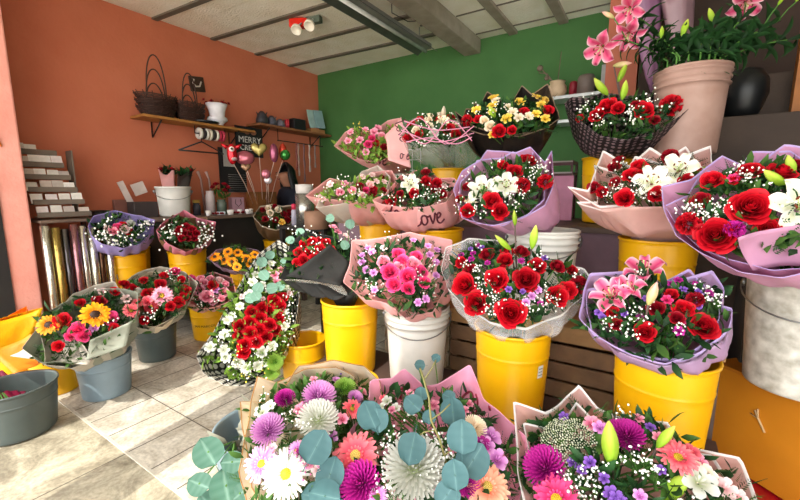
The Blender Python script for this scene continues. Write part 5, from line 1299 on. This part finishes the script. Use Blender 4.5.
def balloon(px, py, t, r, kind, c, nm, label, root, extra=None):
    P = PD(px, py, t); e = empty('foil_balloon', V((bx.x+root[0], bx.y+root[1], bx.z+.02)), label, 'balloon', 'stick balloons in the wooden box'); L = P-e.location
    tocam = (CAM-P); tocam.z = 0; tocam.normalize(); Rm = Matrix((V((-tocam.y, tocam.x, 0)), V((0, 0, 1)), tocam)).transposed()
    if kind == 'heart': mm = heart(r)
    elif kind == 'round': mm = MB(); mm.ball((0, 0, 0), r, 0, 24, (1, .45, 1)); mm.v = [(x, z, y) for x, y, z in mm.v]
    elif kind == 'drop': mm = MB(); mm.ball((0, 0, 0), r, 0, 20, (.55, .4, 1.2)); mm.v = [(x, z, y) for x, y, z in mm.v]
    else:
        mm = MB(); mm.ball((0, 0, 0), r, 0, 20, (1.1, .4, .85)); mm.v = [(x, z, y) for x, y, z in mm.v]
    mm.v = [tuple(Rm@V(v)+L) for v in mm.v]; mm.build('balloon_body', foil(c, nm), e)
    s = MB(); s.tube([(0, 0, 0), L*.5+V((0, 0, .01)), L-V((0, 0, r*.9))], .004, 5); s.build('stick', mat('stick_pale', '#cfb3a4', .4), e)
    if extra: extra(e, L, Rm)
def birdx(e, L, Rm):
    w = MB(); w.ball(Rm@V((.0, .045, .03))+L, .026, 0, 12, (1, 1, 1)); w.build('eye', mat('eye_white', '#f2efe8', .3), e)
    w = MB(); w.ball(Rm@V((.0, .045, .052))+L, .012, 0, 8); w.build('pupil', INK, e)
    w = MB(); w.ball(Rm@V((.018, -.05, .028))+L, .035, 0, 12, (.8, .5, 1.4), Rm); w.build('belly', mat('belly_pale', '#c9b4b4', .4), e)
    for s in (-1, 1):
        w = MB(); w.tube([Rm@V((s*.04, .06, 0))+L, Rm@V((s*.095, .095, 0))+L], [.025, .006], 8); w.build('wing', foil('#d6202c', 'red'), e)
balloon(232, 154, 3.85, .085, 'drop', '#d6202c', 'red', 'red animal balloon with a big white eye on a stick', (-.03, -.07), birdx)
balloon(245, 158, 3.95, .085, 'pillow', '#a85a66', 'rosegold', 'rose gold pillow balloon next to the red animal balloon', (.0, -.04))
balloon(259, 150, 3.95, .085, 'heart', '#a89a5a', 'greengold', 'gold green heart balloon below the black sign', (.03, -.01))
balloon(274, 153, 3.95, .08, 'drop', '#a0506c', 'wine', 'wine pink drop shaped balloon on a stick', (-.01, .03))
balloon(283, 152, 4.05, .075, 'drop', '#c8402c', 'multi', 'red and green balloon next to the hanging ribbons', (.03, .06), lambda e, L, Rm: [MB.build(_b, 'green_patch', foil('#3c8a3c', 'green'), e) for _b in [(lambda b: (b.ball(Rm@V((.02, -.03, .01))+L, .055, 0, 12), b)[1])(MB())]])
balloon(246, 168, 3.8, .05, 'heart', '#8a6a50', 'bronze', 'small bronze heart balloon low among the sticks', (.02, -.06))
balloon(266, 174, 3.85, .045, 'round', '#b86a7a', 'rose', 'small round rose balloon low among the sticks', (.05, .03))
balloon(268, 180, 3.9, .04, 'round', '#d8ccd0', 'pale', 'small pale round balloon just above the wooden box', (.02, .08))
# black sign with white letters
P = PX(251, 142, -4.0); e = empty('letter_sign', (-4.03, P.y, P.z-.13), 'black sign with white letters hanging on the orange wall under the shelf', 'sign')
b = MB(); b.box((0, 0, .13), (.02, .36, .34)); b.build('board', mat('sign_black', '#171416', .5), e, smooth=False)
def wall_text(e, s, size, y, z, x, m, shear=0):
    me = text_mesh(s, size, ext=.001)
    for v in me.vertices: a, b_, c = v.co; v.co = (x+c, y+a, z+b_)
    me.materials.append(m); o = bpy.data.objects.new('lettering', me); C.objects.link(o); o.parent = e; return o
WI = mat('letter_white', '#d9d4cc', .5)
wall_text(e, 'MERRY', .10, .0, .15, .012, WI); wall_text(e, 'CREAM', .085, .0, .06, .012, WI)
b = MB(); b.ball((.02, -.04, .24), .04, 0, 12, (.4, 1, .7)); b.ball((.02, .05, .24), .04, 0, 12, (.4, 1, .7)); b.build('bow', mat('bow_tan', '#a06a50', .6), e)
# pegboard of dark goods below the sign
b = MB(); b.box((0, 0, 0), (.02, .34, .50)); tag(b.build('mounted_panel', mat('panel_black', '#1d1a1c', .6), None, smooth=False, loc=(-4.145, P.y-.16, 1.45)), 'black panel on the orange wall behind the red animal balloon', 'panel')
b = MB()
for k in range(9): b.tube([(.0, -.12, -.10+.025*k), (.0, .12, -.10+.025*k)], .003, 4)
tag(b.build('hanging_wire_rack', mat('rack_metal', '#8a8684', .4, metal=.5), None, loc=(-4.12, P.y-.12, 1.30)), 'small grey wire rack in front of the black panel', 'rack')
b = MB(); b.box((0, 0, 0), (.01, .13, .22)); tag(b.build('hanging_packet', mat('packet_grey', '#a9a29c', .5), None, smooth=False, loc=(-4.125, P.y-.22, 1.60)), 'grey packet hanging on the black panel', 'packet')
# ribbons
for k, (px, c, l) in enumerate(((298, '#c7a39a', .42), (303, '#8c6468', .50), (308, '#c9b5ae', .36), (313, '#8f7a74', .30), (294, '#a0524c', .34))):
    p = PX(px, 143, -3.97); rows = [[(0, -.012+.004*math.sin(j), -l*j/12), (.004, .012+.006*math.sin(j*1.3), -l*j/12)] for j in range(13)]
    m = MB(); m.grid(rows); tag(m.build('hanging_ribbon', mat('rib_'+c[1:], c, .5), None, loc=(-3.97+.01*k, p.y, 1.83), thick=.002), ['beige ribbon hanging under the corner shelf', 'longest mauve ribbon hanging under the corner shelf', 'pale cream ribbon hanging under the corner shelf', 'short grey ribbon hanging nearest the green wall', 'rusty red ribbon hanging nearest the sign'][k], 'ribbon', 'ribbons hanging under the corner shelf')
m = MB(); m.tube([(-3.97, 3.35, 1.835), (-3.97, 4.15, 1.835)], .007, 6); m.tube([(-3.97, 3.36, 1.835), (-3.97, 3.36, 1.974)], .005, 5); m.tube([(-3.97, 4.1, 1.835), (-3.97, 4.1, 1.974)], .005, 5)
tag(m.build('ribbon_rod', INK, None), 'thin rod under the corner shelf from which ribbons hang', 'rod')

# small dark table with cans and cardboard rolls
e = empty('small_table', (-2.68, 2.72, 0), 'small dark table carrying the metal can and cardboard rolls', 'table')
b = MB(); b.box((0, 0, .87), (.62, .52, .03)); b.build('table_top', CT, e, smooth=False, bevel=.004)
for sx in (-1, 1):
    for sy in (-1, 1): b = MB(); b.box((sx*.27, sy*.22, .427), (.04, .04, .855)); b.build('leg', CT, e, smooth=False)
def cyl(nm, px, py, t, r, h, m, label, cat, z=.886, hollow=True, n=32):
    p = PD(px, py, t); mb = MB(); pr = [(.001, 0), (r, 0), (r, h)]+([(r*.9, h), (r*.9, .02), (.001, .02)] if hollow else [(.001, h)])
    mb.lathe(pr, n); return tag(mb.build(nm, m, None, loc=(p.x, p.y, z), smooth=True), label, cat)
ST = mat('can_steel', '#a3a29c', .25, metal=.85)
cyl('metal_can', 305, 208, 3.62, .085, .30, ST, 'tall shiny metal can on the small dark table', 'can', hollow=False)
p = PD(305, 208, 3.62); b = MB(); b.lathe([(.001, 0), (.075, 0), (.08, .04), (.08, .08), (.001, .085)], 24)
tag(b.build('tape_roll', mat('white_label', '#cfcac4', .5), None, loc=(p.x, p.y, 1.188)), 'white roll with black cap standing on the metal can', 'roll')
cyl('cardboard_roll', 316, 214, 3.35, .10, .15, mat('cardboard', '#94705a', .7), 'wide short brown cardboard roll on the small dark table', 'cardboard roll')
cyl('cardboard_roll', 327, 212, 3.5, .07, .17, mat('cardboard', '#94705a', .7), 'narrower brown cardboard roll behind the wide one on the small table', 'cardboard roll')
p = PD(291, 208, 3.7)
b = MB(); b.lathe([(.001, 0), (.028, 0), (.028, .13), (.02, .15), (.001, .15)], 20); e = empty('spray_bottle', (p.x+.04, p.y, .886), 'pale bottle with a pink cap beside the metal can', 'bottle'); b.build('body', mat('bottle_pale', '#a9a4b4', .3), e)
b = MB(); b.lathe([(.001, .151), (.022, .151), (.024, .20), (.001, .205)], 20); b.build('cap', mat('cap_pink', '#c42a4c', .4), e)

# white wire grid behind the love paper
e = MB(); 
for k in range(6): e.tube([(-.20+.08*k, 0, 0), (-.20+.08*k, 0, .55)], .004, 5)
for k in range(7): e.tube([(-.20, 0, .02+.085*k), (.20, 0, .02+.085*k)], .004, 5)
p = PD(352, 165, 3.0); tag(e.build('wire_grid', WM, None, loc=(-1.84, 2.86, 1.022)), 'white wire grid panel behind the standing love paper', 'wire grid')
# jars on the metal shelf
e = empty('clay_pot', (-.855, 4.12, 2.097), 'beige pot with dry sticks on the white metal shelf', 'pot')
b = MB(); b.lathe([(.001, 0), (.06, 0), (.09, .05), (.085, .10), (.065, .13), (.075, .15), (.065, .15), (.001, .1)], 28); b.build('body', BM['beige'], e)
b = MB(); b.tube([(0, 0, .1), (.02, 0, .42)], .004, 5); b.tube([(0, 0, .1), (-.16, 0, .3)], .006, 5); b.tube([(0, 0, .1), (-.10, 0, .24), (-.18, 0, .26)], .005, 5); b.ball((-.17, 0, .3), .03, 0, 8); b.ball((-.10, 0, .2), .025, 0, 8); b.build('dry_stick', mat('dry_stick', '#7a6a5c', .8), e)
for (dx, r, h, c, lb) in ((-.71, .035, .13, '#8a1c2c', 'small dark red jar beside the beige pot on the white metal shelf'), (-.60, .075, .17, '#7d6f68', 'grey brown basket jar on the white metal shelf'),):
    b = MB(); b.lathe([(.001, 0), (r, 0), (r, h*.85), (r*.8, h), (.001, h)], 24); tag(b.build('jar', mat('jr'+c[1:], c, .5), None, loc=(dx, 4.12, 2.097)), lb, 'jar', 'jars on the white metal shelf')
b = MB(); b.lathe([(.001, 0), (.065, 0), (.065, .13), (.045, .15), (.001, .15)], 24); tag(b.build('jar', mat('jrtan', '#9a7450', .5), None, loc=(-.40, 4.12, 2.318)), 'tan wooden jar on top of the pale carton', 'jar', 'jars on the white metal shelf')
b = MB(); b.box((0, 0, .11), (.14, .16, .22)); tag(b.build('carton', mat('carton_pale', '#a9a6a6', .6), None, smooth=False, loc=(-.40, 4.12, 2.097)), 'pale carton at the end of the white metal shelf', 'carton')

# ------------------------------------------------------------------ the seated person in the corner
pp = PX(291, 190, -3.75)
px_, py_ = -3.84, 3.46
e = empty('person', (px_, py_, 0), 'person with long black hair in a dark navy top sitting behind the counter, head bowed', 'person')
PERS = e
SK = mat('skin', '#b07a60', .5); HAIR = mat('black_hair', '#0e0c0e', .4, bump=.4, scale=40); NAVY = mat('navy_cloth', '#181c2b', .8)
fw = (CAM-V((px_, py_, EYE))); fw.z = 0; fw.normalize(); fw = (fw*.65-R0*.75).normalized(); rt = V((-fw.y, fw.x, 0))
def W_(f, r, z):
    if z < 1.0 and f > .15: f = .15+(f-.15)*.45
    return fw*f+rt*r+V((0, 0, z))
S = [(W_(-.05, 0, .56), .15), (W_(-.03, 0, .74), .14), (W_(0, 0, .92), .15), (W_(.02, 0, 1.06), .12), (W_(.05, 0, 1.13), .055), (W_(.08, 0, 1.19), .05), (W_(.10, 0, 1.26), .096), (W_(.11, 0, 1.335), .10)]
ed = [(i, i+1) for i in range(7)]
for s in (-1, 1):
    b0 = len(S); S += [(W_(.02, s*.16, 1.03), .065), (W_(.08, s*.21, .84), .048), (W_(.28, s*.13, .80), .036), (W_(.34, s*.11, .79), .026), (W_(.39, s*.10, .785), .032)]
    ed += [(3, b0)]+[(b0+i, b0+i+1) for i in range(4)]
    for q in range(4):
        k = len(S); S += [(W_(.425, s*.10+(q-1.5)*.02, .785), .0095), (W_(.455, s*.10+(q-1.5)*.022, .778), .0085), (W_(.475-.006*abs(q-1.5), s*.10+(q-1.5)*.022, .765), .0075)]; ed += [(b0+4, k), (k, k+1), (k+1, k+2)]
    k = len(S); S += [(W_(.39, s*.10-s*.035, .78), .010), (W_(.42, s*.10-s*.05, .775), .008)]; ed += [(b0+4, k), (k, k+1)]
    k = len(S); S += [(W_(.05, s*.10, .52), .085), (W_(.36, s*.12, .50), .06), (W_(.38, s*.12, .12), .042), (W_(.46, s*.12, .04), .035), (W_(.54, s*.12, .03), .025)]; ed += [(0, k)]+[(k+i, k+i+1) for i in range(4)]
me = bpy.data.meshes.new('body'); me.from_pydata([tuple(p) for p, r in S], ed, []); ob = bpy.data.objects.new('body', me); C.objects.link(ob); ob.parent = e
sk = ob.modifiers.new('Skin', 'SKIN'); sv = me.skin_vertices[0].data
for i, (p, r) in enumerate(S): sv[i].radius = (r, r)
sv[0].use_root = True
ss = ob.modifiers.new('Sub', 'SUBSURF'); ss.levels = 2; ss.render_levels = 2; me.materials.append(SK)
hc = W_(.105, 0, 1.30)
b = MB()
rows = []
for j in range(12):
    v = j/11; z = 1.43-.50*v; row = []
    for k in range(16):
        a = PI*.42+ (2*PI-PI*.84)*k/15; r = (.105 if v > .2 else .105*math.sqrt(max(.02, v/.2)))+.05*max(0, v-.35)
        row.append(W_(.095-.10*max(0, v-.3)+r*math.cos(a), r*math.sin(a)*.95+.008*math.sin(k*2+j), z))
    rows.append(row)
b.grid(rows); b.build('hair', HAIR, e, thick=.02)
b = MB(); rows = []
for j, (f_, z, rx, ry) in enumerate(((-.05, .55, .21, .22), (-.03, .75, .19, .21), (0, .92, .19, .225), (.01, 1.03, .17, .225), (.03, 1.12, .13, .16), (.04, 1.16, .085, .09))):
    rows.append([W_(f_+rx*math.cos(2*PI*k/20), ry*math.sin(2*PI*k/20), z) for k in range(20)])
b.grid(rows, closed=True)
for s in (-1, 1): b.tube([W_(.02, s*.14, 1.03), W_(.05, s*.2, .93), W_(.08, s*.215, .84), W_(.18, s*.17, .815), W_(.28, s*.13, .80)], [.085, .075, .066, .058, .05], 12, cap=False)
b.build('shirt', NAVY, e, thick=.004)
b = MB()
for s in (-1, 1): b.tube([W_(-.03, s*.09, .53), W_(.2, s*.12, .52), W_(.38, s*.12, .49), W_(.40, s*.12, .3), W_(.39, s*.12, .1)], [.12, .10, .082, .066, .058], 12)
b.build('trousers', NAVY, e)
b = MB()
for s in (-1, 1):
    b = MB(); b.ball(W_(.19, s*.032, 1.315), .011, 0, 8, (1, 1, .6)); b.build('eye', INK, e)
b = MB(); b.tube([W_(.192, 0, 1.315), W_(.215, 0, 1.28), W_(.195, 0, 1.27)], [.008, .014, .008], 8); b.build('nose', SK, e)
b = MB(); b.tube([W_(.190, -.025, 1.245), W_(.198, 0, 1.243), W_(.190, .025, 1.245)], .006, 6); b.build('mouth', mat('lip', '#8a4038', .5), e)
c = empty('stool', (px_-fw.x*.03, py_-fw.y*.03, 0), 'dark stool under the seated person', 'stool')
b = MB(); b.lathe([(.001, .36), (.17, .36), (.175, .385), (.17, .41), (.001, .41)], 24); b.build('seat', DW, c)
for k in range(4):
    b = MB(); a = PI/4+k*PI/2; b.tube([(.12*math.cos(a), .12*math.sin(a), .36), (.16*math.cos(a), .16*math.sin(a), 0)], .014, 6); b.build('leg', DW, c)

# ------------------------------------------------------------------ light
PERS.scale = (1.09,)*3; c.scale = (1.09,)*3
S_ = bpy.context.scene
sun = bpy.data.lights.new('sun', 'SUN'); sun.energy = SUN_E; sun.angle = math.radians(.6); sun.color = (1, .95, .86)
so = bpy.data.objects.new('sun', sun); C.objects.link(so); el = math.radians(50)
dirn = V((-.15, 1, 0)).normalized()*math.cos(el)+V((0, 0, -math.sin(el))); so.rotation_euler = dirn.to_track_quat('-Z', 'Y').to_euler(); so.location = (0, -6, 8)
w = bpy.data.worlds.new('world'); S_.world = w; w.use_nodes = True; nt = w.node_tree; bg = nt.nodes['Background']
sky = nt.nodes.new('ShaderNodeTexSky'); sky.sky_type = 'HOSEK_WILKIE'; sky.sun_direction = (-dirn).normalized(); sky.turbidity = 5; sky.ground_albedo = .5
mx = nt.nodes.new('ShaderNodeMixRGB'); mx.inputs[0].default_value = .55; mx.inputs[2].default_value = (1, .98, .94, 1); nt.links.new(sky.outputs[0], mx.inputs[1]); nt.links.new(mx.outputs[0], bg.inputs[0]); bg.inputs[1].default_value = SKY_E
S_.view_settings.view_transform = 'Standard'; S_.view_settings.look = 'None'; S_.view_settings.gamma = 1; S_.view_settings.exposure = EXPO; S_.view_settings.use_curve_mapping = False
S_.cycles.use_denoising = True; S_.cycles.max_bounces = 10; S_.cycles.diffuse_bounces = 6; S_.cycles.transparent_max_bounces = 24; S_.cycles.sample_clamp_indirect = 8
S_.cycles.use_fast_gi = False

# ------------------------------------------------------------------ loose sheets, net and lettering added to bouquets
def by_label(t): return [o for o in C.objects if str(o.get('label', '')).startswith(t)][0]
def ink(parent, e, strokes, t, m, w, dt=.006):
    b = MB()
    for s in strokes: b.tube([PD(x, y, t-dt)-e.location for x, y in smooth_pts(s)], w, 6)
    b.build('lettering', m, parent)
s_ = by_label('bouquet of pink and red blooms with upright')
f1 = flap(s_, [(401,117),(411,168),(388,160),(385,135)], [2.45,2.4,2.42,2.5], PP['pink'], 'paper_flap', curl=.015)
ink(f1, s_, word(LOVE, 394, 122, 22, 13, 72)+word([LOVE[1], LOVE[3]], 396, 158, 14, 12, 8), 2.385, PLUM, .0035, 0)
t_ = by_label('clear wrapped bouquet')
b = MB()
for s in ([(401,124),(425,144),(450,120),(472,141)], [(399,136),(420,118),(445,144),(474,126)], [(401,130),(437,142),(474,133)], [(404,121),(436,130),(470,127)], [(406,142),(430,138),(455,144),(472,137)]):
    b.tube([PD(x, y, 2.05+.0*i)-t_.location for i, (x, y) in enumerate(smooth_pts(s, 6))], .003, 5)
b.build('net', paper('pink_net', '#e79ab8', .5, .2), t_)
v_ = by_label('bouquet of sunflowers and red roses')
flap(v_, [(10,356),(48,322),(84,346),(88,365)], [2.0,2.08,2.0,1.96], PP['news'], 'paper_flap', curl=.05)
flap(v_, [(86,360),(90,340),(133,320),(126,346)], [1.98,2.02,2.15,2.1], PP['grey'], 'paper_flap', curl=.03)

y_ = by_label('cone of bright yellow paper')
flap(y_, [(-12,322),(43,307),(26,346),(-12,366)], [2.2,2.38,2.3,2.05], PP['yel'], 'paper_flap', curl=.04)
flap(y_, [(-12,350),(30,334),(62,348),(14,374)], [2.02,2.12,2.14,1.98], paper('orange_tissue','#ff9a2a',.5,.4), 'tissue_flap', curl=.04)

i_ = by_label('bouquet with a white chrysanthemum')
b = MB()
b.tube([PD(x, y, t)-i_.location for x, y, t in ((452,500,1.05),(448,470,1.02),(440,440,1.0),(431,420,1.0),(429,398,1.01),(424,380,1.03),(420,368,1.05))], .0028, 6)
for q in (((431,420,1.0),(442,412,1.0),(450,404,1.0)), ((436,430,1.0),(424,432,1.0),(414,440,1.01)), ((424,380,1.03),(432,368,1.05),(436,360,1.06)), ((444,455,1.0),(456,448,1.0))):
    b.tube([PD(x, y, t)-i_.location for x, y, t in q], .0018, 5)
b.build('eucalyptus_stem', mat('golden_stem', '#7f7a48', .6), i_)

c_ = by_label('large lilac wrapped bouquet')
flap(c_, [(738,238),(832,222),(835,268),(752,270)], [1.02,1.0,1.06,1.08], PP['lilac'], 'paper_flap', curl=.02)
d_ = by_label('bouquet of white lilies and red roses in white edged')
flap(d_, [(600,210),(700,208),(690,232),(640,238)], [1.36,1.36,1.44,1.46], PP['blushc'], 'paper_flap', curl=.02)
